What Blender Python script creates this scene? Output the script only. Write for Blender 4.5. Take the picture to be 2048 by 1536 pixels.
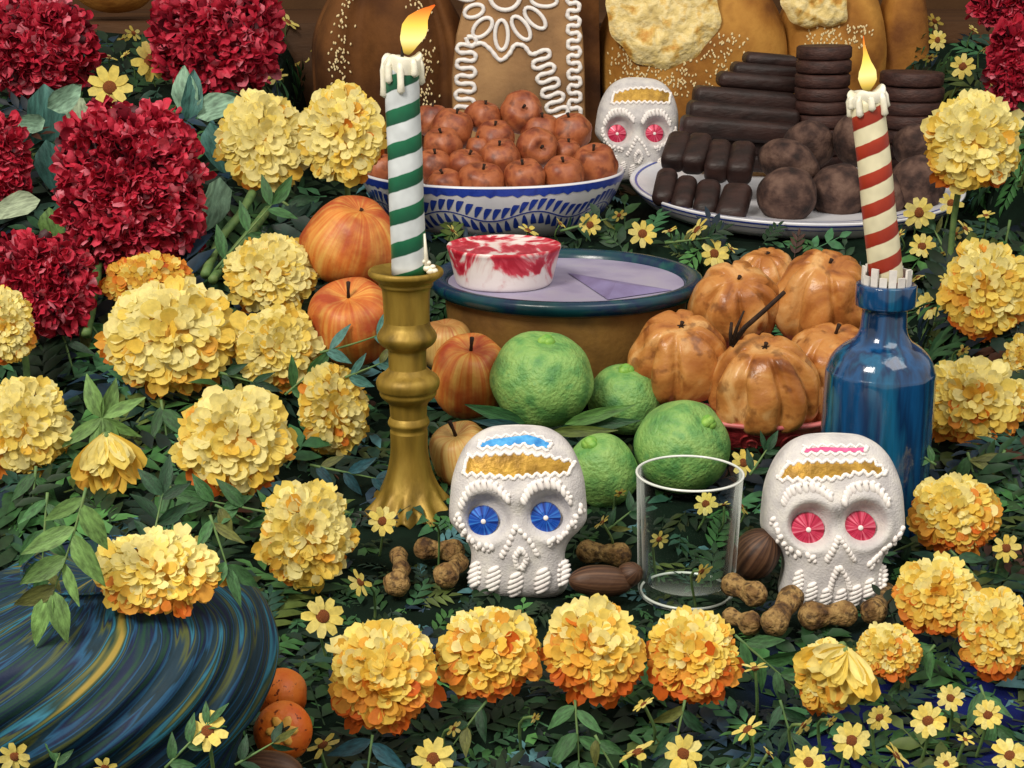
import bpy, math, random
import numpy as np
from mathutils import Vector, Matrix, noise as mnoise

random.seed(7); rng = np.random.default_rng(7)
for o in list(bpy.data.objects): bpy.data.objects.remove(o)
scene = bpy.context.scene
COL = scene.collection
PI = math.pi

# ------------------------------------------------------------------ camera
CAM_H = 0.41; PITCH = math.radians(16); F = 3000.0          # focal length in photo pixels (2048 wide)
cam = bpy.data.cameras.new('camera'); camo = bpy.data.objects.new('camera', cam); COL.objects.link(camo)
camo.location = (0, 0, CAM_H); camo.rotation_euler = (PI/2 - PITCH, 0, 0)
cam.sensor_width = 36; cam.lens = 36*F/2048; cam.clip_start = 0.02; cam.clip_end = 50
scene.camera = camo
# ------------------------------------------------------------------ light
w = bpy.data.worlds.new('World'); scene.world = w; w.use_nodes = True
w.node_tree.nodes['Background'].inputs[0].default_value = (1.0, 0.93, 0.82, 1)
w.node_tree.nodes['Background'].inputs[1].default_value = 0.50
def area(name, loc, target, size, power, col):
    l = bpy.data.lights.new(name, 'AREA'); l.size = size; l.energy = power; l.color = col
    o = bpy.data.objects.new(name, l); COL.objects.link(o); o.location = loc
    d = Vector(target) - Vector(loc); o.rotation_euler = d.to_track_quat('-Z', 'Y').to_euler()
    return o
area('key_light', (-0.95, -0.35, 1.75), (0.0, 1.2, 0.05), 0.6, 42, (1.0, 0.93, 0.82))
area('fill_light', (0.9, 0.3, 1.9), (0.1, 1.3, 0.1), 1.2, 14, (1.0, 0.96, 0.9))  # added soft fill from the right, stands for no visible lamp
scene.view_settings.view_transform = 'Standard'; scene.view_settings.look = 'None'
scene.view_settings.exposure = 0.22; scene.view_settings.gamma = 1.0
scene.render.engine = 'CYCLES'
scene.cycles.max_bounces = 8; scene.cycles.diffuse_bounces = 3; scene.cycles.transparent_max_bounces = 12
scene.render.resolution_x = 1024; scene.render.resolution_y = 768

# ------------------------------------------------------------------ helpers
def lin(h, a=1.0):
    h = h.lstrip('#'); out = []
    for i in (0, 2, 4):
        c = int(h[i:i+2], 16)/255
        out.append(c/12.92 if c <= .04045 else ((c+.055)/1.055)**2.4)
    return tuple(out)+(a,)
cp, sp = math.cos(PITCH), math.sin(PITCH)
def ray(px, py):
    a = (px-1024)/F; b = (768-py)/F
    return np.array([a, cp+b*sp, -sp+b*cp])
def P(px, py, Y):
    d = ray(px, py); t = Y/d[1]
    return Vector((d[0]*t, Y, CAM_H+d[2]*t)), t/F            # world point, metres per photo pixel
def sstep(x): x = np.clip(x, 0, 1); return x*x*(3-2*x)
def zg(x, y):                                                # the altar surface: flat front, a step, banks on both flanks
    base = np.interp(y, [.3, .98, 1.15, 1.44, 1.475, 3], [0, 0, .026, .045, .128, .13])
    bl = np.interp(y, [.95, 1.15, 1.3, 1.45, 1.7, 2.0, 2.4], [0, .055, .115, .19, .265, .30, .31])
    xl = np.interp(y, [.9, 1.2, 1.45, 1.55, 2.0], [.15, .11, .15, .19, .23])
    br = np.interp(y, [.95, 1.15, 1.3, 1.42, 1.55, 1.8, 2.1], [0, .05, .125, .17, .19, .25, .29])
    xr = np.interp(y, [1.0, 1.3, 1.42, 1.55, 2.0], [.32, .335, .46, .49, .47])
    z = np.maximum(base, np.maximum(bl*sstep((-x-xl)/.09), br*sstep((x-xr)/.07)))
    return z + .003*np.sin(37*x+3*np.sin(29*y)) + .003*np.sin(43*y+11*x)
def march(px, py, lift=0.0):
    px = np.atleast_1d(np.asarray(px, float)); py = np.atleast_1d(np.asarray(py, float))
    a = (px-1024)/F; b = (768-py)/F
    dx, dy, dz = a, cp+b*sp, -sp+b*cp
    hit = np.full(px.shape, np.nan); t = np.full(px.shape, .45)
    for i in range(620):
        x, y, z = dx*t, dy*t, CAM_H+dz*t
        new = np.isnan(hit) & (z < zg(x, y)+lift)
        hit[new] = t[new]; t = t+.004
    return np.stack([dx*hit, dy*hit, CAM_H+dz*hit], 1), hit
def place(px, py, lift=0.0):
    p, t = march(px, py, lift)
    if np.isnan(t[0]): return P(px, py, 1.75)
    return Vector(p[0]), float(t[0])/F

def thing(name, label, cat, loc=(0, 0, 0), group=None, rot=None):
    o = bpy.data.objects.new(name, None); COL.objects.link(o); o.empty_display_size = .02
    o.location = loc; o['label'] = label; o['category'] = cat
    if rot is not None: o.rotation_euler = rot
    if group: o['group'] = group
    return o
def tag(o, label, cat, group=None):
    o['label'] = label; o['category'] = cat
    if group: o['group'] = group
    return o
def inst(name, mesh, parent, M, color=None):
    o = bpy.data.objects.new(name, mesh); COL.objects.link(o); o.parent = parent; o.matrix_basis = M
    if color is not None: o.color = color
    return o

class MB:
    def __init__(s): s.v = []; s.f = []; s.c = []; s.n = 0
    def add(s, V, Fc, M=None, col=None):
        V = np.asarray(V, float)
        if M is not None:
            A = np.array(M); V = V @ A[:3, :3].T + A[:3, 3]
        s.v.append(V); k = s.n
        s.f.extend([tuple(i+k for i in f) for f in Fc])
        s.c.append(np.tile(col if col is not None else (1, 1, 1, 1), (len(V), 1)))
        s.n += len(V); return s
    def lathe(s, prof, segs=48, M=None, col=None, fn=None):
        V = []; Fc = []; n = len(prof)
        for i, (r, z) in enumerate(prof):
            for j in range(segs):
                a = 2*PI*j/segs; rr = r; zz = z
                if fn: rr, zz = fn(r, z, a)
                V.append((rr*math.cos(a), rr*math.sin(a), zz))
        for i in range(n-1):
            for j in range(segs):
                k = (j+1) % segs
                Fc.append((i*segs+j, i*segs+k, (i+1)*segs+k, (i+1)*segs+j))
        return s.add(V, Fc, M, col)
    def tube(s, pts, rad, segs=8, col=None, cap=True, closed=False):
        pts = [Vector(p) for p in pts]; n = len(pts)
        rad = [rad]*n if not hasattr(rad, '__len__') else rad
        V = []; Fc = []; up = Vector((.13, .31, .94))
        for i, p in enumerate(pts):
            if closed: t = pts[(i+1) % n]-pts[i-1]
            else: t = pts[min(i+1, n-1)]-pts[max(i-1, 0)]
            t.normalize(); a = up.cross(t)
            if a.length < 1e-4: a = Vector((1, 0, 0)).cross(t)
            a.normalize(); b = t.cross(a)
            for j in range(segs):
                an = 2*PI*j/segs; V.append(p+(a*math.cos(an)+b*math.sin(an))*rad[i])
        m = n if closed else n-1
        for i in range(m):
            i2 = (i+1) % n
            for j in range(segs):
                k = (j+1) % segs
                Fc.append((i*segs+j, i*segs+k, i2*segs+k, i2*segs+j))
        if cap and not closed:
            Fc.append(tuple(range(segs))[::-1]); Fc.append(tuple((n-1)*segs+j for j in range(segs)))
        return s.add([tuple(v) for v in V], Fc, None, col)
    def ell(s, c, r, R=None, col=None, hi=False):
        V, Fc = SPH2 if hi else SPH
        M = Matrix.Translation(c)
        if R is not None: M = M @ R.to_4x4()
        rr = r if hasattr(r, '__len__') else (r, r, r)
        M = M @ Matrix.Diagonal((*rr, 1))
        return s.add(V, Fc, M, col)
    def build(s, name, mat, parent=None, smooth=True, kind=None, color=None):
        me = s.mesh(name, mat, smooth)
        o = bpy.data.objects.new(name, me); COL.objects.link(o)
        if parent is not None: o.parent = parent
        if kind: o['kind'] = kind
        if color is not None: o.color = color
        return o
    def mesh(s, name, mat, smooth=True):
        me = bpy.data.meshes.new(name); V = np.concatenate(s.v)
        me.from_pydata(V.tolist(), [], s.f)
        at = me.color_attributes.new('Col', 'FLOAT_COLOR', 'POINT')
        at.data.foreach_set('color', np.concatenate(s.c).astype(np.float32).ravel())
        if smooth: me.polygons.foreach_set('use_smooth', [True]*len(me.polygons))
        me.materials.append(mat); me.update(); return me
def sphere(nu, nv):
    V = [(0, 0, 1)]; Fc = []
    for i in range(1, nv):
        th = PI*i/nv
        for j in range(nu):
            a = 2*PI*j/nu; V.append((math.sin(th)*math.cos(a), math.sin(th)*math.sin(a), math.cos(th)))
    V.append((0, 0, -1)); L = len(V)-1
    for j in range(nu): Fc.append((0, 1+j, 1+(j+1) % nu))
    for i in range(nv-2):
        for j in range(nu):
            k = (j+1) % nu; a = 1+i*nu; b = a+nu
            Fc.append((a+j, b+j, b+k, a+k))
    for j in range(nu): Fc.append((L, 1+(nv-2)*nu+(j+1) % nu, 1+(nv-2)*nu+j))
    return np.array(V), Fc
SPH = sphere(8, 5); SPH2 = sphere(24, 16)

# ------------------------------------------------------------------ materials
def nd(nt, t, **kw):
    n = nt.nodes.new(t)
    for k, v in kw.items(): setattr(n, k, v)
    return n
def mat(name, cols=None, mode='noise', scale=60., detail=6., stretch=(1, 1, 1), rough=.55, bump=.3, bscale=200., bdist=.002,
        spec=.4, metal=0., coat=0., trans=0., var=.35, lo=.3, hi=.7, distort=0., thin=0., over=None):
    m = bpy.data.materials.new(name); m.use_nodes = True; nt = m.node_tree
    b = nt.nodes['Principled BSDF']; L = nt.links.new
    b.inputs['Roughness'].default_value = rough; b.inputs['Specular IOR Level'].default_value = spec
    b.inputs['Metallic'].default_value = metal; b.inputs['Coat Weight'].default_value = coat
    b.inputs['Transmission Weight'].default_value = trans
    tc = nd(nt, 'ShaderNodeTexCoord'); mp = nd(nt, 'ShaderNodeMapping'); mp.inputs['Scale'].default_value = stretch
    vec = tc.outputs['Object']
    if mode == 'meridian':                                  # streaks running from pole to pole
        sx = nd(nt, 'ShaderNodeSeparateXYZ'); L(vec, sx.inputs[0])
        cx = nd(nt, 'ShaderNodeCombineXYZ'); L(sx.outputs[0], cx.inputs[0]); L(sx.outputs[1], cx.inputs[1])
        nm = nd(nt, 'ShaderNodeVectorMath', operation='NORMALIZE'); L(cx.outputs[0], nm.inputs[0])
        cz = nd(nt, 'ShaderNodeCombineXYZ'); mu = nd(nt, 'ShaderNodeMath', operation='MULTIPLY'); mu.inputs[1].default_value = 14.
        L(sx.outputs[2], mu.inputs[0]); L(mu.outputs[0], cz.inputs[2])
        ad = nd(nt, 'ShaderNodeVectorMath', operation='ADD'); L(nm.outputs[0], ad.inputs[0]); L(cz.outputs[0], ad.inputs[1])
        vec = ad.outputs[0]
    L(vec, mp.inputs['Vector'])
    no = nd(nt, 'ShaderNodeTexNoise'); no.inputs['Scale'].default_value = scale; no.inputs['Detail'].default_value = detail
    no.inputs['Distortion'].default_value = distort
    oi = nd(nt, 'ShaderNodeObjectInfo')
    sh = nd(nt, 'ShaderNodeVectorMath', operation='SCALE'); sh.inputs[0].default_value = (7., 13., 5.); L(oi.outputs['Random'], sh.inputs['Scale'])
    ad2 = nd(nt, 'ShaderNodeVectorMath', operation='ADD'); L(mp.outputs[0], ad2.inputs[0]); L(sh.outputs[0], ad2.inputs[1])
    L(ad2.outputs[0], no.inputs['Vector'])
    if mode in ('noise', 'meridian'):
        r = nd(nt, 'ShaderNodeValToRGB'); L(no.outputs['Fac'], r.inputs[0]); n = len(cols); e = r.color_ramp.elements
        if n == 1: cols = cols*2; n = 2
        while len(e) < n: e.new(.5)
        for i in range(n): e[i].position = lo+(hi-lo)*i/(n-1); e[i].color = lin(cols[i])
        col = r.outputs[0]
    else:
        if mode == 'obj': src = oi.outputs['Color']
        else:
            at = nd(nt, 'ShaderNodeAttribute', attribute_name='Col'); src = at.outputs['Color']
        mr = nd(nt, 'ShaderNodeMapRange'); mr.inputs[1].default_value = .3; mr.inputs[2].default_value = .7
        mr.inputs[3].default_value = 1-var; mr.inputs[4].default_value = 1+var*.6; L(no.outputs['Fac'], mr.inputs[0])
        hs = nd(nt, 'ShaderNodeVectorMath', operation='SCALE'); L(src, hs.inputs[0]); L(mr.outputs[0], hs.inputs['Scale'])
        col = hs.outputs[0]
    if over:                                                    # a second, broader layer of skin colour (blush, russeting, freckles)
        oc, osc, fac, olo, ohi = over; n3 = nd(nt, 'ShaderNodeTexNoise'); n3.inputs['Scale'].default_value = osc; n3.inputs['Detail'].default_value = 6
        a3 = nd(nt, 'ShaderNodeVectorMath', operation='ADD'); L(tc.outputs['Object'], a3.inputs[0]); L(sh.outputs[0], a3.inputs[1]); L(a3.outputs[0], n3.inputs['Vector'])
        m3 = nd(nt, 'ShaderNodeMapRange'); m3.inputs[1].default_value = olo; m3.inputs[2].default_value = ohi; m3.inputs[4].default_value = fac; L(n3.outputs['Fac'], m3.inputs[0])
        mc = nd(nt, 'ShaderNodeMix', data_type='RGBA'); L(m3.outputs[0], mc.inputs['Factor']); L(col, mc.inputs['A']); mc.inputs['B'].default_value = lin(oc); col = mc.outputs['Result']
    L(col, b.inputs['Base Color'])
    if bump:
        n2 = nd(nt, 'ShaderNodeTexNoise'); n2.inputs['Scale'].default_value = bscale; n2.inputs['Detail'].default_value = 5
        L(mp.outputs[0] if mode != 'meridian' else tc.outputs['Object'], n2.inputs['Vector'])
        bp = nd(nt, 'ShaderNodeBump'); bp.inputs['Strength'].default_value = bump; bp.inputs['Distance'].default_value = bdist
        L(n2.outputs['Fac'], bp.inputs['Height']); L(bp.outputs[0], b.inputs['Normal'])
    if thin:                                                    # petals and leaves let some light through
        tl = nd(nt, 'ShaderNodeBsdfTranslucent'); L(col, tl.inputs[0]); mx = nd(nt, 'ShaderNodeMixShader'); mx.inputs[0].default_value = thin
        L(b.outputs[0], mx.inputs[1]); L(tl.outputs[0], mx.inputs[2]); L(mx.outputs[0], nt.nodes['Material Output'].inputs[0])
    return m
M = {}
M['cloth'] = mat('dark_cloth', mode='attr', scale=30, var=.5, rough=.9, bump=.4, bscale=500, spec=.1)
M['petal_a'] = mat('marigold_petals', mode='attr', thin=.35, scale=300, var=.12, rough=.6, bump=.3, bscale=700, bdist=.0008, spec=.25)
M['petal_o'] = mat('loose_petal', mode='obj', thin=.35, scale=4, var=.18, rough=.6, bump=0, spec=.25)
M['comb_a'] = mat('cockscomb_ruffle', mode='attr', thin=.2, scale=220, var=.3, rough=.5, bump=.3, bscale=500, bdist=.0008, spec=.35)
M['leaf_o'] = mat('leaf', mode='obj', thin=.2, scale=5, stretch=(3, .8, 1), var=.55, rough=.5, bump=.2, bscale=14, bdist=.01, spec=.35)
M['leaf_a'] = mat('ground_leaves', mode='attr', scale=120, var=.4, rough=.55, bump=0, spec=.3)
M['stem'] = mat('green_stem', ['#3c5a34', '#5c7a44', '#6d7f4a'], scale=90, rough=.6, bump=.1)
M['disc'] = mat('flower_disc', ['#3f1c0d', '#7a3d17', '#c9762c'], scale=500, rough=.8, bump=.6, bscale=900, lo=.4, hi=.65)
M['sugar'] = mat('sugar_white', ['#b7b3b4', '#cac6c5', '#d8d4ce'], scale=90, rough=.7, bump=.8, bscale=700, bdist=.0009, spec=.3)
M['icing'] = mat('icing_white', ['#ebe4e2', '#f6f1ec'], scale=120, rough=.45, bump=.1, spec=.45)
M['goldfoil'] = mat('gold_foil', ['#7a5a1c', '#a8812f', '#c9a041'], scale=90, rough=.45, bump=.5, bscale=260, metal=.35)
M['bluefoil'] = mat('blue_icing', ['#1b6fb5', '#3f97d6', '#5db0e4'], scale=160, rough=.45, bump=.3)
M['pinkfoil'] = mat('pink_icing', ['#c23c73', '#e0679c'], scale=160, rough=.45, bump=.3)
M['brass'] = mat('brass', ['#6b5518', '#8f7328', '#a58938'], scale=30, stretch=(2.5, 2.5, .5), rough=.5, bump=.25, bscale=90, metal=.4, spec=.5)
M['wax'] = mat('candle_wax', ['#ddd8c2', '#efeadb'], scale=60, rough=.4, bump=.15, bscale=200)
M['wick'] = mat('wick', ['#15110e', '#2a211a'], scale=300, rough=.9)
M['bottle'] = mat('blue_bottle_glass', ['#081c38', '#0c3660', '#0f4a7c', '#0a2a50', '#145a80', '#0d3d4c'], scale=26, detail=4, stretch=(1.8, 1.8, .16), rough=.13, bump=.22, bscale=30, bdist=.006, spec=.6, coat=.6)
M['paper'] = mat('paper', ['#cfcac6', '#e6e1da'], scale=90, rough=.8, bump=.2)
M['potclay'] = mat('clay', ['#4a321b', '#755327', '#8a6630', '#5c4020'], scale=16, rough=.6, bump=.35, bscale=160, lo=.3, hi=.72)
M['glaze'] = mat('dark_green_glaze', ['#0b2f3a', '#104048', '#0d2848', '#1d5550'], scale=26, stretch=(1, 1, 1), rough=.25, bump=.12, bscale=60, spec=.5)
M['lilac'] = mat('lilac_enamel', ['#8f88a6', '#a29bb6', '#a9a5b6'], scale=26, rough=.5, bump=.25, bscale=220, bdist=.0008)
M['lilacd'] = mat('folded_paper', ['#75698f', '#8b82ad'], scale=40, rough=.6, bump=.15)
M['tala'] = mat('white_tin_glaze', ['#d5d6de', '#e8e8ec'], scale=24, rough=.25, bump=.1, bscale=60, spec=.5)
M['cobalt'] = mat('cobalt_paint', ['#1c2f8a', '#2c46a8', '#2238a0'], scale=110, rough=.28, bump=.05, spec=.5)
M['tejo'] = mat('brown_apple_skin', ['#6e301b', '#8c4628', '#a86038', '#98522f', '#7c3a20'], over=('#4a1d10', 90, .6, .54, .66), scale=55, detail=8, rough=.46, bump=.15, bscale=190, spec=.5)
M['quince'] = mat('streaked_apple_skin', ['#a84a22', '#bd6028', '#c87430', '#d08f44', '#d6a552', '#bd6a2e'], mode='meridian', over=('#96301a', 32, .85, .42, .62), scale=8, detail=14, stretch=(1, 1, .14), rough=.48, bump=.25, bscale=160, spec=.4, lo=.18, hi=.82)
M['quince2'] = mat('pale_apple_skin', ['#a8603a', '#c28e4c', '#cfae68', '#bd9650'], mode='meridian', over=('#8a4a26', 30, .6, .5, .65), scale=6, detail=12, stretch=(1, 1, .25), rough=.45, bump=.15, bscale=160, spec=.4)
M['lime'] = mat('green_citrus_peel', ['#4c8048', '#5f9450', '#76a458', '#88b060', '#689c58'], over=('#9dbb68', 40, .3, .5, .7), scale=70, detail=9, rough=.45, bump=.8, bscale=330, bdist=.0022, spec=.4, lo=.3, hi=.72)
M['squash'] = mat('tan_squash_skin', ['#7a4320', '#a26430', '#bb7f42', '#d0a066', '#8a4c22'], over=('#5a3016', 70, .6, .56, .66), scale=30, detail=12, distort=1., rough=.3, bump=.4, bscale=150, bdist=.002, spec=.35, lo=.28, hi=.74)
M['redbowl'] = mat('carved_red_clay', ['#7c1d24', '#a8343a', '#b84a48'], scale=45, rough=.4, bump=.9, bscale=55, bdist=.004, distort=2.5)
M['pinkrim'] = mat('pink_glaze', ['#c05b5e', '#d47f7c'], scale=60, rough=.4, bump=.1)
M['choc'] = mat('dark_chocolate', ['#1a100f', '#2b1a17', '#3a2521'], scale=50, stretch=(.6, 1.4, 1.4), rough=.5, bump=.5, bscale=140, spec=.4)
M['disc_choc'] = mat('chocolate_tablet', ['#2a1815', '#3d2520', '#4b3029'], scale=70, stretch=(1, 1, 3), rough=.55, bump=.5, bscale=240, spec=.35)
M['truffle'] = mat('dusted_truffle', ['#241613', '#3d2923', '#5a4238', '#6b5246'], scale=60, detail=10, rough=.8, bump=.8, bscale=260, bdist=.002, lo=.34, hi=.7)
M['bread_dark'] = mat('dark_bread_crust', ['#2f1a0d', '#4f2f17', '#6b4320', '#42270f'], scale=9, detail=10, rough=.8, bump=.5, bscale=120, spec=.2)
M['bread_gold'] = mat('golden_bread_crust', ['#6b3f18', '#9a6628', '#b8843b', '#8a5822'], scale=12, detail=10, rough=.75, bump=.5, bscale=130, spec=.25)
M['bread_tan'] = mat('tan_biscuit', ['#6d5134', '#9a744c', '#b28a5c', '#a0713f'], scale=9, rough=.7, bump=.3, bscale=220)
M['crust'] = mat('sugar_crust', ['#c9923f', '#e3c06e', '#efdba0', '#e8cf88'], scale=55, detail=10, rough=.6, bump=.9, bscale=120, bdist=.004, lo=.32, hi=.6)
M['seed'] = mat('sesame', ['#d9bf86', '#ead9ad'], scale=300, rough=.6, bump=0)
M['wood'] = mat('brown_wood', ['#38220f', '#553517', '#4a2d12'], scale=7, stretch=(.5, 2, 2), rough=.7, bump=.3, bscale=90)
M['wall'] = mat('brown_wall', ['#3a2512', '#523518', '#44290f'], scale=5, rough=.85, bump=.2)
M['shell'] = mat('peanut_shell', ['#4a3118', '#7a5a30', '#a2824e', '#8a683c'], scale=70, rough=.75, over=('#33200f', 260, .75, .5, .62), bump=1., bscale=260, bdist=.004, lo=.32, hi=.66)
M['nut'] = mat('striped_nut_shell', ['#241510', '#4a3020', '#6b4c36'], mode='meridian', scale=6, stretch=(1, 1, .12), rough=.55, bump=.3, bscale=160)
M['orange'] = mat('freckled_orange_peel', ['#c9531a', '#d86a22', '#dd7a2c', '#dd7a2c'], over=('#5a1c0c', 260, .9, .62, .66), scale=60, detail=2, rough=.45, bump=.3, bscale=300, lo=.3, hi=.78)
M['calyx'] = mat('dark_calyx', ['#16160f', '#2c2a1a'], scale=200, rough=.8)
M['yellowcal'] = mat('yellow_peel', ['#d89a3a', '#e6b75a'], scale=90, rough=.5)
M['stick'] = mat('dark_stick', ['#1c100a', '#38200f'], scale=150, rough=.8, bump=.5)
M['nub'] = mat('citrus_nub', ['#5c9a3c', '#95bd55'], scale=150, rough=.5, bump=.5)

def stripe_mat(name, c1, c2, period):
    m = mat(name, [c2, c2], rough=.38, bump=.1, bscale=120); nt = m.node_tree; L = nt.links.new
    tc = nd(nt, 'ShaderNodeTexCoord'); sx = nd(nt, 'ShaderNodeSeparateXYZ'); L(tc.outputs['Object'], sx.inputs[0])
    at = nd(nt, 'ShaderNodeMath', operation='ARCTAN2'); L(sx.outputs[1], at.inputs[0]); L(sx.outputs[0], at.inputs[1])
    di = nd(nt, 'ShaderNodeMath', operation='DIVIDE'); L(at.outputs[0], di.inputs[0]); di.inputs[1].default_value = 2*PI
    dz = nd(nt, 'ShaderNodeMath', operation='DIVIDE'); L(sx.outputs[2], dz.inputs[0]); dz.inputs[1].default_value = period
    su = nd(nt, 'ShaderNodeMath', operation='SUBTRACT'); L(dz.outputs[0], su.inputs[0]); L(di.outputs[0], su.inputs[1])
    no = nd(nt, 'ShaderNodeTexNoise'); no.inputs['Scale'].default_value = 130; L(tc.outputs['Object'], no.inputs['Vector'])
    ma = nd(nt, 'ShaderNodeMath', operation='MULTIPLY_ADD'); L(no.outputs['Fac'], ma.inputs[0]); ma.inputs[1].default_value = .06; L(su.outputs[0], ma.inputs[2])
    fr = nd(nt, 'ShaderNodeMath', operation='FRACT'); L(ma.outputs[0], fr.inputs[0])
    r = nd(nt, 'ShaderNodeValToRGB'); L(fr.outputs[0], r.inputs[0]); e = r.color_ramp.elements
    e[0].position = 0; e[0].color = lin(c1[0]); e[1].position = .44; e[1].color = lin(c1[1])
    for p, c in ((.46, c2), (.97, c2), (1., c1[0])):
        x = e.new(p); x.color = lin(c)
    n2 = nd(nt, 'ShaderNodeTexNoise'); n2.inputs['Scale'].default_value = 60; L(tc.outputs['Object'], n2.inputs['Vector'])
    mr = nd(nt, 'ShaderNodeMapRange'); mr.inputs[1].default_value = .3; mr.inputs[2].default_value = .7; mr.inputs[3].default_value = .8; mr.inputs[4].default_value = 1.15
    L(n2.outputs['Fac'], mr.inputs[0])
    hs = nd(nt, 'ShaderNodeVectorMath', operation='SCALE'); L(r.outputs[0], hs.inputs[0]); L(mr.outputs[0], hs.inputs['Scale'])
    L(hs.outputs[0], nt.nodes['Principled BSDF'].inputs['Base Color']); return m
M['green_stripe'] = stripe_mat('green_white_wax', ['#0f4a34', '#1b6a48'], '#c9cfd2', .0233)
M['red_stripe'] = stripe_mat('red_cream_wax', ['#8c2618', '#a83a24'], '#ddd5b4', .0205)

def flame_mat():
    m = bpy.data.materials.new('flame'); m.use_nodes = True; nt = m.node_tree; L = nt.links.new
    nt.nodes.remove(nt.nodes['Principled BSDF'])
    e = nd(nt, 'ShaderNodeEmission'); tc = nd(nt, 'ShaderNodeTexCoord'); sx = nd(nt, 'ShaderNodeSeparateXYZ')
    L(tc.outputs['Generated'], sx.inputs[0]); r = nd(nt, 'ShaderNodeValToRGB'); L(sx.outputs[2], r.inputs[0])
    cr = r.color_ramp.elements; cr[0].position = 0; cr[0].color = lin('#6b5a2a'); cr[1].position = 1; cr[1].color = lin('#d9571e')
    for p, c in ((.12, '#c9a848'), (.3, '#f0de8c'), (.6, '#efc954'), (.82, '#e6923a')):
        x = cr.new(p); x.color = lin(c)
    e.inputs[1].default_value = 1.3; L(r.outputs[0], e.inputs[0]); L(e.outputs[0], nt.nodes['Material Output'].inputs[0]); return m
M['flame'] = flame_mat()
def glass_mat():                                               # thin clear glass: light passes straight through, white diffuse mixed in edge-on imitates bright edges
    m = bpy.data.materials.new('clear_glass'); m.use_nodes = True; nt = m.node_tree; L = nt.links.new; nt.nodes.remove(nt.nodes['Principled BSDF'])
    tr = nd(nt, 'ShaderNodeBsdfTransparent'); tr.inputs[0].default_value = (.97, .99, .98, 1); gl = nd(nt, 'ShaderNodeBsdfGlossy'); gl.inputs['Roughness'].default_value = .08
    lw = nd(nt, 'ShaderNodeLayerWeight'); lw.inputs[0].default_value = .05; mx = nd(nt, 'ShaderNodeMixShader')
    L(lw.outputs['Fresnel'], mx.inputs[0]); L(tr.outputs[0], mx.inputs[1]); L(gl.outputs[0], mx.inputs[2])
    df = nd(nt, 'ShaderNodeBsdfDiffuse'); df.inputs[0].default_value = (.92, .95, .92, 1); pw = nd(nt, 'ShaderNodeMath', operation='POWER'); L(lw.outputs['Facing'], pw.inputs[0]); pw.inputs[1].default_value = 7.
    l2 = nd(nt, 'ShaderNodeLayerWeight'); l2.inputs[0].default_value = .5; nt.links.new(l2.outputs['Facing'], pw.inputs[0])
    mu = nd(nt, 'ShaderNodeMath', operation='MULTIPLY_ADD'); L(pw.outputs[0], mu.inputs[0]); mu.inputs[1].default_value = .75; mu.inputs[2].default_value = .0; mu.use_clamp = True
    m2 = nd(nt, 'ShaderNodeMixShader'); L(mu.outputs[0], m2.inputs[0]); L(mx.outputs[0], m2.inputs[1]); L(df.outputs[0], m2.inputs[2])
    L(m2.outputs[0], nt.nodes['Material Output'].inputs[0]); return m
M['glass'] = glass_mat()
M['rim_highlight'] = mat('white_edge_highlight', ['#e2e8e2', '#f2f5f0'], scale=60, rough=.2, bump=0, spec=.8, trans=.15)  # whitish colour stands in for light caught by the glass edges
def gem_mat(name, c0, c1, c2):
    m = bpy.data.materials.new(name); m.use_nodes = True; nt = m.node_tree; L = nt.links.new; b = nt.nodes['Principled BSDF']
    tc = nd(nt, 'ShaderNodeTexCoord'); sx = nd(nt, 'ShaderNodeSeparateXYZ'); L(tc.outputs['Object'], sx.inputs[0])
    at = nd(nt, 'ShaderNodeMath', operation='ARCTAN2'); L(sx.outputs[2], at.inputs[0]); L(sx.outputs[0], at.inputs[1])
    no = nd(nt, 'ShaderNodeTexNoise', noise_dimensions='1D'); no.inputs['Scale'].default_value = 3.2; no.inputs['Detail'].default_value = 3; L(at.outputs[0], no.inputs['W'])
    r = nd(nt, 'ShaderNodeValToRGB'); L(no.outputs['Fac'], r.inputs[0]); e = r.color_ramp.elements
    e[0].position = .36; e[0].color = lin(c0); e[1].position = .68; e[1].color = lin(c2); x = e.new(.5); x.color = lin(c1)
    L(r.outputs[0], b.inputs['Base Color']); b.inputs['Roughness'].default_value = .3; b.inputs['Metallic'].default_value = .2; return m
M['gem_blue'] = gem_mat('blue_foil_eye', '#0d2a7a', '#1b4fb8', '#3f86dc')
M['gem_red'] = gem_mat('red_foil_eye', '#9c1535', '#cf3358', '#e87c92')
def marble_mat():
    m = mat('red_white_marbling', ['#b01f32', '#cf4454', '#e6d6d2', '#efe6e2'], scale=15, detail=4, distort=3., rough=.4, bump=.1, lo=.38, hi=.6)
    nt = m.node_tree; L = nt.links.new                       # more red towards the rim: the red was poured on top
    ramp = [n for n in nt.nodes if n.type == 'VALTORGB'][0]; no = ramp.inputs[0].links[0].from_node
    tc = [n for n in nt.nodes if n.type == 'TEX_COORD'][0]; sx = nd(nt, 'ShaderNodeSeparateXYZ'); L(tc.outputs['Object'], sx.inputs[0])
    mr = nd(nt, 'ShaderNodeMapRange'); mr.inputs[1].default_value = .004; mr.inputs[2].default_value = .046; mr.inputs[3].default_value = .10; mr.inputs[4].default_value = -.13
    L(sx.outputs[2], mr.inputs[0]); ad = nd(nt, 'ShaderNodeMath', operation='ADD'); L(no.outputs['Fac'], ad.inputs[0]); L(mr.outputs[0], ad.inputs[1]); L(ad.outputs[0], ramp.inputs[0])
    return m
M['marble'] = marble_mat()
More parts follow.
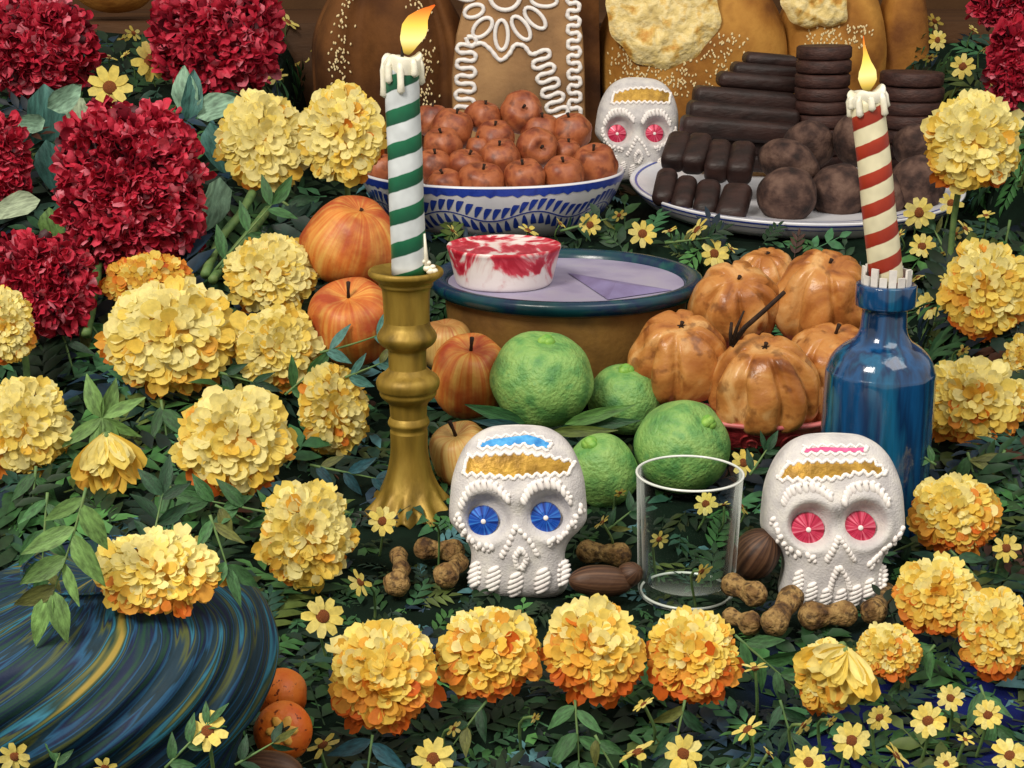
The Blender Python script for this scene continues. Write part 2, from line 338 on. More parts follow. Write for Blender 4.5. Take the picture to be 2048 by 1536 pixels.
def swirl_mat():
    m = mat('swirled_blue_glaze', ['#0b1a3c', '#0b1a3c'], rough=.65, bump=.6, bscale=60, spec=.25); nt = m.node_tree; L = nt.links.new
    uv = nd(nt, 'ShaderNodeAttribute', attribute_name='Col')
    sx = nd(nt, 'ShaderNodeSeparateXYZ'); L(uv.outputs['Vector'], sx.inputs[0])
    cx = nd(nt, 'ShaderNodeCombineXYZ')
    for i_, k_ in ((0, 3.4), (1, 3.4), (2, 1.6)):
        m1 = nd(nt, 'ShaderNodeMath', operation='MULTIPLY'); m1.inputs[1].default_value = k_; L(sx.outputs[i_], m1.inputs[0]); L(m1.outputs[0], cx.inputs[i_])
    no = nd(nt, 'ShaderNodeTexNoise'); no.inputs['Scale'].default_value = 1.6; no.inputs['Detail'].default_value = 3; L(cx.outputs[0], no.inputs['Vector'])
    r = nd(nt, 'ShaderNodeValToRGB'); L(no.outputs['Fac'], r.inputs[0]); e = r.color_ramp.elements
    e[0].position = .30; e[0].color = lin('#0c1738'); e[1].position = .74; e[1].color = lin('#8f7a35')
    for p, c in ((.36, '#0f2038'), (.41, '#173a2c'), (.45, '#0c1636'), (.485, '#1c4a6a'), (.50, '#10262f'), (.545, '#16303f'), (.575, '#4a5228'), (.60, '#101c3a'), (.635, '#2a6a80'), (.66, '#12302c'), (.70, '#5a5a2a')):
        x = e.new(p); x.color = lin(c)
    L(r.outputs[0], nt.nodes['Principled BSDF'].inputs['Base Color']); return m
M['swirl'] = swirl_mat()

# ------------------------------------------------------------------ the setting
def exclude(x, y):                                           # footprints where no ground leaf grows
    ex = np.zeros(x.shape, bool)
    for cx, cy, r in ((.055, 1.33, .118), (-.0217, 1.62, .135), (.317, 1.68, .20), (.2, 1.2, .07), (-.175, .645, .085)): ex |= (x-cx)**2+(y-cy)**2 < r*r
    return ex
def build_ground():
    mb = MB(); nx, ny = 150, 190; X = np.linspace(-1.1, 1.1, nx); Y = np.linspace(.32, 2.2, ny)
    gx, gy = np.meshgrid(X, Y); V = np.stack([gx, gy, zg(gx, gy)], -1).reshape(-1, 3)
    Fc = [(j*nx+i, j*nx+i+1, (j+1)*nx+i+1, (j+1)*nx+i) for j in range(ny-1) for i in range(nx-1)]
    mb.add(V, Fc); bl_ = sstep((V[:, 0]-.12)/.06)*sstep((.37-V[:, 0])/.05)*sstep((.86-V[:, 1])/.06); mb.c[0] = np.array(lin('#0e1d14'))*(1-bl_[:, None])+np.array(lin('#111a52'))*bl_[:, None]
    o = mb.build('altar_cloth_ground', M['cloth']); o['kind'] = 'structure'
    b = MB(); b.add([(x, y, z) for x in (-1.6, 1.6) for y in (2.12, 2.7) for z in (-.1, .318)],
                    [(0, 1, 3, 2), (4, 6, 7, 5), (0, 4, 5, 1), (2, 3, 7, 6), (0, 2, 6, 4), (1, 5, 7, 3)])
    o = b.build('altar_shelf', M['wood'], smooth=False); o['kind'] = 'structure'
    b = MB(); b.add([(-2, 2.72, -.2), (2, 2.72, -.2), (2, 2.72, 1.6), (-2, 2.72, 1.6)], [(0, 1, 2, 3)])
    o = b.build('wall', M['wall'], smooth=False); o['kind'] = 'structure'
build_ground()

# leaf template: unit length along +y, midrib fold, gentle droop
def leaf_geo(width=.36, fold=.12, curl=.18, n=6, power=1.0, wav=0.0):
    V = []; Fc = []
    for i in range(n+1):
        t = i/n; w_ = width*.5*(math.sin(PI*t**.8))**power + (.01 if i in (0, n) else 0); z = -curl*t*t+.06*t
        wv = wav*math.sin(i*2.3)
        V += [(-w_, t, z+fold*w_*2+wv), (0, t, z), (w_, t, z+fold*w_*2-wv)]
    for i in range(n):
        a = i*3; Fc += [(a, a+1, a+4, a+3), (a+1, a+2, a+5, a+4)]
    return np.array(V), Fc
LEAFS = [leaf_geo(.34), leaf_geo(.42, .2, .3), leaf_geo(.28, .1, .1), leaf_geo(.38, .25, .35, wav=.02)]
LEAF_M = []
for g in LEAFS:
    mb = MB(); mb.add(*g); LEAF_M.append(mb.mesh('leaf', M['leaf_o']))
NARROW = MB().add(*leaf_geo(.2, .15, .2)).mesh('narrow_leaf', M['leaf_o'])
WIDE = MB().add(*leaf_geo(.62, .3, .35, wav=.05, power=.7)).mesh('wide_leaf', M['leaf_o'])

PAL = [lin(c) for c in ('#1c3a20', '#264a28', '#335f30', '#46753c', '#1f3f33', '#2a4f40', '#4f5f2c', '#1a3040', '#3a6a44', '#20361f', '#2f5630')]
def frond_geo(nl, op, width, curl):                            # feathery spray: midrib with paired leaflets, unit length
    V = []; Fc = []; k = 0
    def put(x, y, z, an, L_):
        nonlocal k
        g = leaf_geo(width, .15, curl, n=3); ca, sa = math.cos(an), math.sin(an)
        for v in g[0]*L_: V.append((x+v[0]*ca+v[1]*sa, y-v[0]*sa+v[1]*ca, z+v[2]))
        Fc.extend([tuple(i+k for i in f) for f in g[1]]); k += len(g[0])
    for i in range(nl):
        f = .15+.75*i/nl; L_ = .46*(1-.45*abs(f-.4))
        for sg in (-1, 1): put(0, f, -.12*f*f+.02*sg, sg*op, L_)
    put(0, .85, -.1, 0, .34)
    V += [(-.012, 0, 0), (.012, 0, 0), (.008, .9, -.1), (-.008, .9, -.1)]; Fc.append((k, k+1, k+2, k+3))
    return np.array(V), Fc
FR = [frond_geo(3, .75, .42, .3), frond_geo(3, .62, .34, .2), frond_geo(2, .8, .5, .3), frond_geo(4, .75, .34, .3)]
def scatter():
    n = 4600
    px = rng.uniform(-260, 2308, n); py = rng.uniform(30, 1720, n)
    p, t = march(px, py); ok = ~np.isnan(t); p = p[ok]; t = t[ok]
    ok = ~((p[:, 0] > .17) & (p[:, 1] < .82) & (p[:, 0] < .34) & (rng.random(len(p)) < .12)) & ~exclude(p[:, 0], p[:, 1]) & (p[:, 1] < 2.1) & ~((np.abs(p[:, 0]-.15) < .34) & (p[:, 1] > 1.9))
    p = p[ok]; t = t[ok]; mb = MB()
    for i in range(len(p)):
        q = p[i]; e = .01
        nrm = Vector((-(zg(q[0]+e, q[1])-zg(q[0]-e, q[1]))/(2*e), -(zg(q[0], q[1]+e)-zg(q[0], q[1]-e))/(2*e), 1)).normalized()
        view = (Vector((0, 0, CAM_H))-Vector(q)).normalized()
        nn = (nrm*1.0+view*.25+Vector(rng.normal(0, .2, 3))).normalized()
        d = Vector(rng.normal(0, 1, 3))+Vector((0, -.35, -.1)); d = (d-nn*d.dot(nn)).normalized(); x = d.cross(nn).normalized()
        s_ = t[i]/F; L_ = s_*rng.uniform(85, 165)*(1 if q[1] < 1.4 else .65)*(1.2 if q[0] < -.15 else 1)*(.6 if (-.14 < q[0] < .28 and .86 < q[1] < 1.05) else 1); V0, F0 = FR[rng.integers(4)]
        c = PAL[rng.integers(len(PAL))]; k = rng.choice((.3, .45, .65, .9, 1.1))
        if rng.random() < .02 and not (-.14 < q[0] < .28 and q[1] < 1.05): c = lin('#3f2418'); k = 1
        if rng.random() < .03: c = lin('#4a757a'); k = 1
        mb.add(V0*L_, F0, Matrix.Translation(Vector(q)+nn*(s_*rng.uniform(1, 14))) @ Matrix((x, d, nn)).transposed().to_4x4(), (c[0]*k, c[1]*k, c[2]*k, 1))
    o = mb.build('ground_foliage', M['leaf_a']); o['kind'] = 'stuff'
    tag(o, 'dense dark green foliage covering the altar between flowers and fruit', 'foliage')
scatter()

def vframe(pos, tilt=(0, 0)):                                # columns: right, up, normal towards the viewer's side
    n = (Vector((0, 0, CAM_H))-pos).normalized(); r = Vector((0, 0, 1)).cross(n).normalized(); u = n.cross(r)
    A = Matrix((r, u, n)).transposed()
    return A @ Matrix.Rotation(math.radians(tilt[0]), 3, 'X') @ Matrix.Rotation(math.radians(tilt[1]), 3, 'Y')

# ------------------------------------------------------------------ talavera bowl and small brown apples
def smooth_path(pts, n):
    pts = [Vector(p) for p in pts]; m = len(pts)-1; out = []
    for k in range(n+1):
        f = k/n*m; i = min(int(f), m-1); t = f-i
        p0 = pts[max(i-1, 0)]; p1 = pts[i]; p2 = pts[i+1]; p3 = pts[min(i+2, m)]
        out.append(.5*((2*p1)+(p2-p0)*t+(2*p0-5*p1+4*p2-p3)*t*t+(3*p1-p0-3*p2+p3)*t**3))
    return out
def talavera():
    cx, cy = -.0217, 1.62; R_ = .1424; H_ = .060; z0 = .127
    t = thing('talavera_bowl', 'white bowl painted with blue leaf garland, heaped with small brown apples', 'bowl', (cx, cy, z0))
    outer = [(.098, 0), (.104, .003), (.116, .012), (.127, .025), (.135, .039), (.1405, .052), (R_, H_)]
    def rz(z): return float(np.interp(z, [p[1] for p in outer], [p[0] for p in outer]))
    so = smooth_path([(p[0], p[1], 0) for p in outer], 30); so = [(p.x, p.y) for p in so]
    inner = [(R_-.002, H_+.0015), (R_-.005, H_-.001), (.134, .042), (.115, .022), (.08, .012), (.0005, .010)]
    MB().lathe(so+inner, 96).build('bowl_body', M['tala'], t)
    b = MB(); segs = 160                                       # blue rim band with a wavy lower edge
    def band(zt, zb, wob, n):
        V = []; Fc = []
        for j in range(segs):
            a = 2*PI*j/segs; zl = zb+wob*abs(math.sin(n*a))
            for k in range(4):
                z = zt+(zl-zt)*k/3; r = rz(z)+.0006; V.append((r*math.cos(a), r*math.sin(a), z))
        for j in range(segs):
            for k in range(3):
                q = ((j+1) % segs)*4; Fc.append((j*4+k, j*4+k+1, q+k+1, q+k))
        return V, Fc
    b.add(*band(H_-.0005, H_-.010, .003, 32)); b.build('blue_rim_band', M['cobalt'], t)
    g = MB()
    def surf(a, z): r = rz(z)+.0007; return (r*math.cos(a), r*math.sin(a), z)
    nst = 220; zc = lambda a: .0295+.005*math.sin(a*9)
    V = []; Fc = []
    for j in range(nst):
        a = 2*PI*j/nst; V += [surf(a, zc(a)-.0007), surf(a, zc(a)+.0007)]
    for j in range(nst): q = ((j+1) % nst)*2; Fc.append((j*2, j*2+1, q+1, q))
    g.add(V, Fc)
    for k in range(92):
        for sgn in (-1, 1):
            a0 = 2*PI*(k+.25*sgn)/92; z_0 = zc(a0)+sgn*.0022; V = []; n = 6
            for i in range(n+1):                               # comma-shaped stroke
                u = i/n; ca = a0+(.004+.07*u-.025*u*u)*(1 if sgn > 0 else .8); zz = z_0+sgn*(.0118*math.sin(u*1.9))
                wd = .0046*math.sin(PI*min(1, .06+u*.80))**.8
                V += [surf(ca-wd/.13*.7, zz), surf(ca+wd/.13*.7, zz-.0004*sgn)]
            g.add(V, [(2*i, 2*i+1, 2*i+3, 2*i+2) for i in range(n)])
    g.build('painted_garland', M['cobalt'], t)
talavera()

def fruit_mesh(a, h, taper=0., dimple=.12, lobes=0, lob=.0, creases=(), cdepth=.0, noise_amp=.02, seed=0, nu=40, nv=26, bottom=.0, power=.9):
    V = []; Fc = []
    for i in range(nv+1):
        ph = max(1e-3, min(PI-1e-3, PI*i/nv))
        for j in range(nu):
            th = 2*PI*j/nu
            r = math.sin(ph)**power*(1-taper*math.cos(ph)); z = math.cos(ph)-dimple*2.2*math.exp(-(ph/.42)**2)+bottom*math.exp(-((PI-ph)/.5)**2)
            k = 1+lob*math.cos(lobes*th+seed)*(.4+.6*math.cos(ph/2))
            for c in creases:
                dd = (th-c-.12*math.sin(ph*2+c)+PI) % (2*PI)-PI; k -= cdepth*math.exp(-(dd/.10)**2)*(.35+.65*max(0, math.cos(ph*.55)))
            nv_ = mnoise.noise(Vector((math.cos(th)*math.sin(ph)*1.7+seed*3.1, math.sin(th)*math.sin(ph)*1.7, math.cos(ph)*1.7+seed)))
            k += noise_amp*nv_*2
            V.append((a*r*k*math.cos(th), a*r*k*math.sin(th), h*z*(1+noise_amp*nv_)))
    for i in range(nv):
        for j in range(nu):
            q = (j+1) % nu; Fc.append((i*nu+j, (i+1)*nu+j, (i+1)*nu+q, i*nu+q))
    return V, Fc
def axis_rot(ax): return Vector(ax).normalized().to_track_quat('Z', 'Y').to_euler()
def fruit(name, label, cat, px, py, w_, h_, Y, ax=(0, -.25, 1), material='tejo', stem=.25, stem_lean=(.2, 0), stem_mat='stick', group=None, spin=0, **kw):
    c, s = P(px, py, Y); a = w_/2*s; h = h_/2*s
    t = thing(name, label, cat, c, group); t.rotation_euler = (Vector(ax).normalized().to_track_quat('Z', 'Y') @ Matrix.Rotation(spin, 3, 'Z').to_quaternion()).to_euler()
    MB().add(*fruit_mesh(a, h, **kw)).build('fruit_body', M[material], t)
    if stem:
        z0 = h*(1-kw.get('dimple', .12)*2.2)-.001; L_ = stem*h*2
        MB().tube([(0, 0, z0), (stem_lean[0]*L_*.4, stem_lean[1]*L_*.4, z0+L_*.5), (stem_lean[0]*L_, stem_lean[1]*L_, z0+L_)], [.0016, .0013, .0019], 7).build('stem', M[stem_mat], t)
        d = MB()
        for k in range(5):                                    # dark star where the stem is rooted
            an = k*2*PI/5+.3; d.ell((.0014*math.cos(an), .0014*math.sin(an), z0+.0004), (.0020, .0009, .0005), Matrix.Rotation(an, 3, 'Z'))
        d.build('stem_root', M[stem_mat], t)
    return t
TJ = [(1044, 224, 86, 84, 1.665, (.05, -.8, .35), 'at the very top of the heap, its dark eye facing out'),
      (967, 232, 74, 66, 1.665, (.2, -.1, 1), 'at the top, left of the topmost one, stem upright'),
      (904, 257, 86, 86, 1.64, (.35, -.1, 1), 'upper left of the heap, close beside the green striped candle'),
      (865, 240, 70, 70, 1.69, (0, 0, 1), 'half hidden behind the green striped candle at the upper left'),
      (1143, 262, 80, 78, 1.65, (-.2, -.1, 1), 'at the upper right end of the heap under the sugar skull'),
      (990, 274, 78, 70, 1.63, (0, -.3, 1), 'in the second row, below the upright-stemmed top one'),
      (1075, 296, 82, 80, 1.60, (.25, -1, .15), 'in the middle, its round dimple turned straight out'),
      (1082, 262, 80, 76, 1.655, (.1, -.1, 1), 'wedged behind the dimpled middle one'),
      (885, 290, 78, 74, 1.60, (-.1, -.3, 1), 'touching the candle in the second row from the top left'),
      (1000, 314, 82, 74, 1.585, (-.05, -.35, 1), 'in the third row just left of the dimpled middle one'),
      (1190, 330, 92, 92, 1.585, (-.15, -.35, 1), 'largest, at the right rim of the bowl'),
      (1133, 306, 62, 62, 1.62, (.2, -.1, 1), 'small and deep between the right-rim one and the dimpled one'),
      (868, 333, 76, 76, 1.57, (.1, -.2, 1), 'against the candle on its right, third row'),
      (932, 332, 76, 72, 1.572, (.3, -.2, 1), 'third row, above the broad front one'),
      (958, 297, 54, 54, 1.62, (0, 0, 1), 'small and mostly hidden in the centre of the heap'),
      (964, 364, 98, 80, 1.535, (.1, -.3, 1), 'broad, in the front row at the centre of the rim'),
      (1049, 356, 84, 82, 1.535, (-.15, -.3, 1), 'front row, second from the right'),
      (1126, 350, 84, 80, 1.545, (0, -.3, 1), 'front row, third in from the right rim, stem sunken'),
      (890, 370, 74, 70, 1.535, (-.2, -.2, 1), 'front row, low beside the candle on its right'),
      (762, 335, 60, 60, 1.60, (0, -.2, 1), 'alone at the left rim, left of the candle')]
for i, (x, y, ww, hh, Y, ax, d) in enumerate(TJ):
    fruit('small_apple', 'small brown apple '+d, 'apple', x, y, ww, hh, Y, ax, 'tejo', stem=.16, group='small brown apples in the bowl', spin=i*1.3,
          dimple=.14, taper=.07, lobes=5, lob=.008, noise_amp=.06, seed=i*1.7, nu=32, nv=20)
c, s = P(985, 352, 1.62)                                         # hidden fruit bed that carries the heap

# ------------------------------------------------------------------ plate of chocolate
def plate():
    t = thing('oval_plate', 'white plate with blue rim lines, piled with chocolate', 'plate', (.317, 1.68, .143), rot=(math.radians(5), 0, 0))
    prof = [(.0005, .008), (.10, .008), (.128, .011), (.150, .015), (.181, .0215), (.184, .0225), (.1848, .021), (.182, .0165), (.172, .006), (.166, .001), (.16, 0), (.0005, 0)]
    MB().lathe(prof, 120).build('plate_body', M['tala'], t)
    def top(r): return float(np.interp(r, [.10, .128, .150, .181], [.008, .011, .015, .0215]))
    for (r0, z0), (r1, z1) in (((.1838, .0197), (.1826, .0177)), ((.1795, .0139), (.1784, .0127))):
        MB().lathe([(r0+.0006, z0), (r1+.0006, z1)], 120).build('blue_line', M['cobalt'], t)
    for r0, r1 in ((.150, .1535), (.1765, .179)):
        MB().lathe([(r0, top(r0)+.0005), (r1, top(r1)+.0005)], 120).build('blue_line', M['cobalt'], t)
plate()
def rbox(mb, sx, sy, sz, bev, Mx, n=3):                        # softly rounded bar
    k = 6; V0, F0 = SPH2; V = []
    for v in V0:
        q = []
        for a, h in zip(v, (sx, sy, sz)): q.append(math.copysign(max(h-bev, 0), a)*(1 if abs(a) > .04 else abs(a)/.04)+a*bev)
        V.append(q)
    mb.add(V, F0, Mx)
BARS = [(1540, 121, 54, 13, 1.86), (1529, 143, 68, 14, 1.845), (1515, 164, 82, 15, 1.825), (1491, 199, 106, 19, 1.80), (1485, 228, 112, 18, 1.775), (1478, 260, 118, 20, 1.75)]
ORD = ['topmost and shortest', 'second from the top', 'third from the top', 'third from the bottom', 'second from the bottom', 'lowest and longest']
for (x, y, hl, hh, Y), d in zip(BARS, ORD):
    c, s = P(x, y, Y); mb = MB(); rbox(mb, hl*s, .017, hh*s*1.05, .008, Matrix.Rotation(math.radians(5), 4, 'Y') @ Matrix.Rotation(math.radians(3), 4, 'Z'))
    o = mb.build('chocolate_bar', M['choc']); o.location = c; tag(o, 'dark chocolate bar lying crosswise on the plate, '+d+' of its stair', 'chocolate bar', 'stacked chocolate bars')
for k in range(2):
    c, s = P(1482+k*6, 290+k*32, 1.765); mb = MB(); rbox(mb, 112*s, .017, 18*s, .008, Matrix.Rotation(math.radians(4), 4, 'Y'))
    o = mb.build('chocolate_bar', M['choc']); o.location = c; tag(o, 'dark chocolate bar at the foot of the stair behind the short logs'+(' and truffles' if k else ''), 'chocolate bar', 'stacked chocolate bars')
LOGS = [(1353, 303, 27, 37, 1.665, 16), (1393, 307, 28, 38, 1.66, 18), (1436, 322, 27, 42, 1.65, 12), (1482, 326, 28, 43, 1.645, 14),
        (1330, 374, 24, 26, 1.61, 12), (1368, 389, 24, 30, 1.595, 14), (1414, 399, 27, 34, 1.585, 12), (1468, 408, 33, 36, 1.57, 18)]
pos_ = ['first from the left', 'second from the left', 'third from the left', 'fourth from the left']
for i, (x, y, hw, hh, Y, an) in enumerate(LOGS):
    c, s = P(x, y, Y); mb = MB(); rbox(mb, hw*s*.92, .030, hh*s*.62, .010, Matrix.Rotation(math.radians(-an), 4, 'Z') @ Matrix.Rotation(math.radians(24), 4, 'X'))
    o = mb.build('chocolate_log', M['choc']); o.location = c
    tag(o, f"short rounded chocolate log, {pos_[i % 4]} in the {'upper' if i < 4 else 'lower'} row on the plate", 'chocolate', 'short chocolate logs')
TR = [(1575, 390, 120, 112, 1.575, 'large, at the front of the plate next to the lower logs'), (1578, 328, 128, 90, 1.64, 'wide, right above the large front one'),
      (1617, 291, 104, 80, 1.70, 'half hidden at the foot of the tall tablet stack'), (1678, 385, 116, 116, 1.61, 'in the front row, just left of the red striped candle'),
      (1722, 277, 116, 110, 1.68, 'high up behind the red striped candle'), (1826, 292, 88, 76, 1.68, 'small, in front of the short tablet stack'),
      (1836, 366, 112, 104, 1.60, 'at the right end of the front row, right of the candle'), (1762, 392, 100, 100, 1.60, 'mostly hidden behind the red striped candle, at the front')]
for i, (x, y, ww, hh, Y, d) in enumerate(TR):
    c, s = P(x, y, Y); mb = MB(); mb.add(*fruit_mesh(ww/2*s, hh/2*s, dimple=0, noise_amp=.035, seed=i*2.3, power=.95))
    o = mb.build('truffle', M['truffle']); o.location = c; o.rotation_euler = (.3*i, .5*i, i); tag(o, 'dusty dark truffle ball, '+d, 'truffle', 'truffles on the plate')
def tablets(px, Y, ytop, hw, n, d, grp):
    c, s = P(px, ytop, Y); r = hw*s; z1 = c.z; z0 = .135; th = (z1-z0)/n
    names = ['topmost', 'second', 'third', 'fourth', 'fifth', 'sixth', 'seventh', 'eighth', 'ninth', 'tenth', 'eleventh', 'twelfth']
    for k in range(n):
        mb = MB(); h = th*.96; e = .0022
        mb.lathe([(.0003, 0), (r-e, 0), (r, e), (r, h-e), (r-e, h), (r*.6, h-.0006), (.0003, h-.0006)], 40, fn=lambda rr, z, a: (rr*(1+.012*math.sin(3*a+k)), z))
        o = mb.build('chocolate_tablet', M['disc_choc']); o.location = (c.x+random.uniform(-.0012, .0012), c.y+random.uniform(-.0012, .0012), z1-(k+1)*th); o.rotation_euler = (random.uniform(-.02, .02), random.uniform(-.02, .02), k)
        tag(o, f'round chocolate tablet, {names[k]} from the top in the {d}', 'chocolate tablet', grp)
tablets(1650, 1.79, 90, 55, 11, 'tall stack beside the bars', 'tall tablet stack'); tablets(1826, 1.76, 142, 63, 9, 'short stack at the right', 'short tablet stack')

# ------------------------------------------------------------------ breads at the back
def lobed_bread(name, label, px0, px1, Y, ybase, ytop, ridges, material, depth=.07, amp=.12):
    (a, s), (b, _) = P(px0, ybase, Y), P(px1, ybase, Y); hw = (b.x-a.x)/2; zt = P(px0, ytop, Y)[0].z; z0 = .126
    t = thing(name, label, 'bread', ((a.x+b.x)/2, Y, z0)); H_ = zt-z0; mb = MB(); nu, nv = 72, 40; V = []; Fc = []
    def surf(th, ph):
        x = math.copysign(abs(math.cos(th))**.7, math.cos(th)); y = math.copysign(abs(math.sin(th))**.7, math.sin(th)); v = ph/PI
        f = (math.sin(PI*min(.5, max(.0, 1-v)*1.0)))**.6 if v > .5 else (1-.14*(1-2*v)**2 if v > .05 else .5)
        k = 1+amp*(abs(math.sin(ridges*th*.5))-.5); nn = mnoise.noise(Vector((x*2, y*2, v*4)))*.04
        return Vector((hw*x*f*(1+nn), depth*y*f*(k+nn), H_*v))
    for i in range(nv+1):
        for j in range(nu): V.append(tuple(surf(2*PI*j/nu, max(.02, PI*i/nv*.999))))
    for i in range(nv):
        for j in range(nu): q = (j+1) % nu; Fc.append((i*nu+j, i*nu+q, (i+1)*nu+q, (i+1)*nu+j))
    mb.add(V, Fc); mb.build('loaf', M[material], t); return t, surf, s
def seeds(t, surf, n, ths, vs, s, sd=.12):
    mb = MB()
    for i in range(n):
        th = random.choice(ths)+random.gauss(0, sd); v = random.uniform(*vs); p = surf(-th, v*PI); q = surf(-th+.03, v*PI); r = surf(-th, v*PI+.03)
        nn = (q-p).cross(r-p).normalized();  nn = -nn if nn.y > 0 else nn
        mb.ell(p+nn*.0006, (.0012, .0021, .0007), Matrix.Rotation(random.uniform(-.6, .6), 3, 'Y') @ Matrix.Rotation(PI/2, 3, 'X'))
    mb.build('sesame_seeds', M['seed'], t, kind='stuff')
t, sf, s = lobed_bread('sesame_bread', 'dark brown ridged bread with sesame seeds behind the green striped candle', 632, 935, 2.0, 300, -110, 7, 'bread_dark', .08, .5)
seeds(t, sf, 260, [1.2, 2.05], (.30, .80), s, .09); 
t, sf, s = lobed_bread('sugar_crusted_bread', 'golden bread with large pale sugar crust behind the small sugar skull', 1190, 1562, 2.03, 300, -120, 5, 'bread_gold', .085, .05)
seeds(t, sf, 420, [1.75, 2.15, 1.45], (.36, .62), s, .17)
def crust(t, pts, Y, label, seed):                              # thick frothy sugar patch moulded on the loaf's face
    xs = np.array([p[0] for p in pts]); mb = MB(); cx, cy = np.mean([p[0] for p in pts]), np.mean([p[1] for p in pts]); V = []; Fc = []; n = 64; m = 22
    ang = sorted((math.atan2(p[1]-cy, p[0]-cx), math.hypot(p[0]-cx, p[1]-cy)) for p in pts)
    A = [a for a, _ in ang]; Rr = [r for _, r in ang]; A = [A[-1]-2*PI]+A+[A[0]+2*PI]; Rr = [Rr[-1]]+Rr+[Rr[0]]
    inv = t.matrix_basis.inverted()
    for i in range(m+1):
        f = i/m
        for j in range(n):
            a = -PI+2*PI*j/n; r = float(np.interp(a, A, Rr))*(1+.03*math.sin(9*a+seed))
            p, s_ = P(cx+r*f*math.cos(a), cy+r*f*math.sin(a), Y)
            h = .010*(1-f**6)+.005*mnoise.noise(Vector((p.x*60, p.z*45, seed)))*(1-f**8)+.003*mnoise.noise(Vector((p.x*150, p.z*90, seed)))*(1-f**8)
            V.append(inv @ Vector((p.x, Y-h, p.z)))
    for i in range(m):
        for j in range(n): q = (j+1) % n; Fc.append((i*n+j, i*n+q, (i+1)*n+q, (i+1)*n+j))
    mb.add([tuple(v) for v in V], Fc); mb.build('sugar_crust', M['crust'], t)
crust(t, [(1212, 10), (1240, 90), (1280, 128), (1340, 135), (1405, 100), (1440, 45), (1425, -30), (1330, -60), (1235, -40)], 1.945, '', 1.)
t, sf, s = lobed_bread('sugar_topped_bread', 'reddish bread topped with pale sugar behind the tall tablet stack', 1540, 1752, 2.06, 300, -110, 5, 'bread_gold', .08, .05)
seeds(t, sf, 120, [1.7, 1.5], (.55, .66), s, .2)
crust(t, [(1562, 5), (1580, 40), (1640, 50), (1690, 45), (1695, 10), (1660, -40), (1580, -40)], 1.98, '', 4.)
lobed_bread('plain_bread', 'plain brown bread at the far right, behind the red striped candle', 1735, 1838, 2.07, 300, -90, 3, 'bread_gold', .045, .04)
c, s = P(228, -38, 2.22); t = thing('round_loaf', 'round tan loaf cut by the top edge, on the shelf at upper left', 'bread', c)
MB().add(*fruit_mesh(85*s, 62*s, dimple=0, noise_amp=.02)).build('loaf', M['bread_gold'], t)

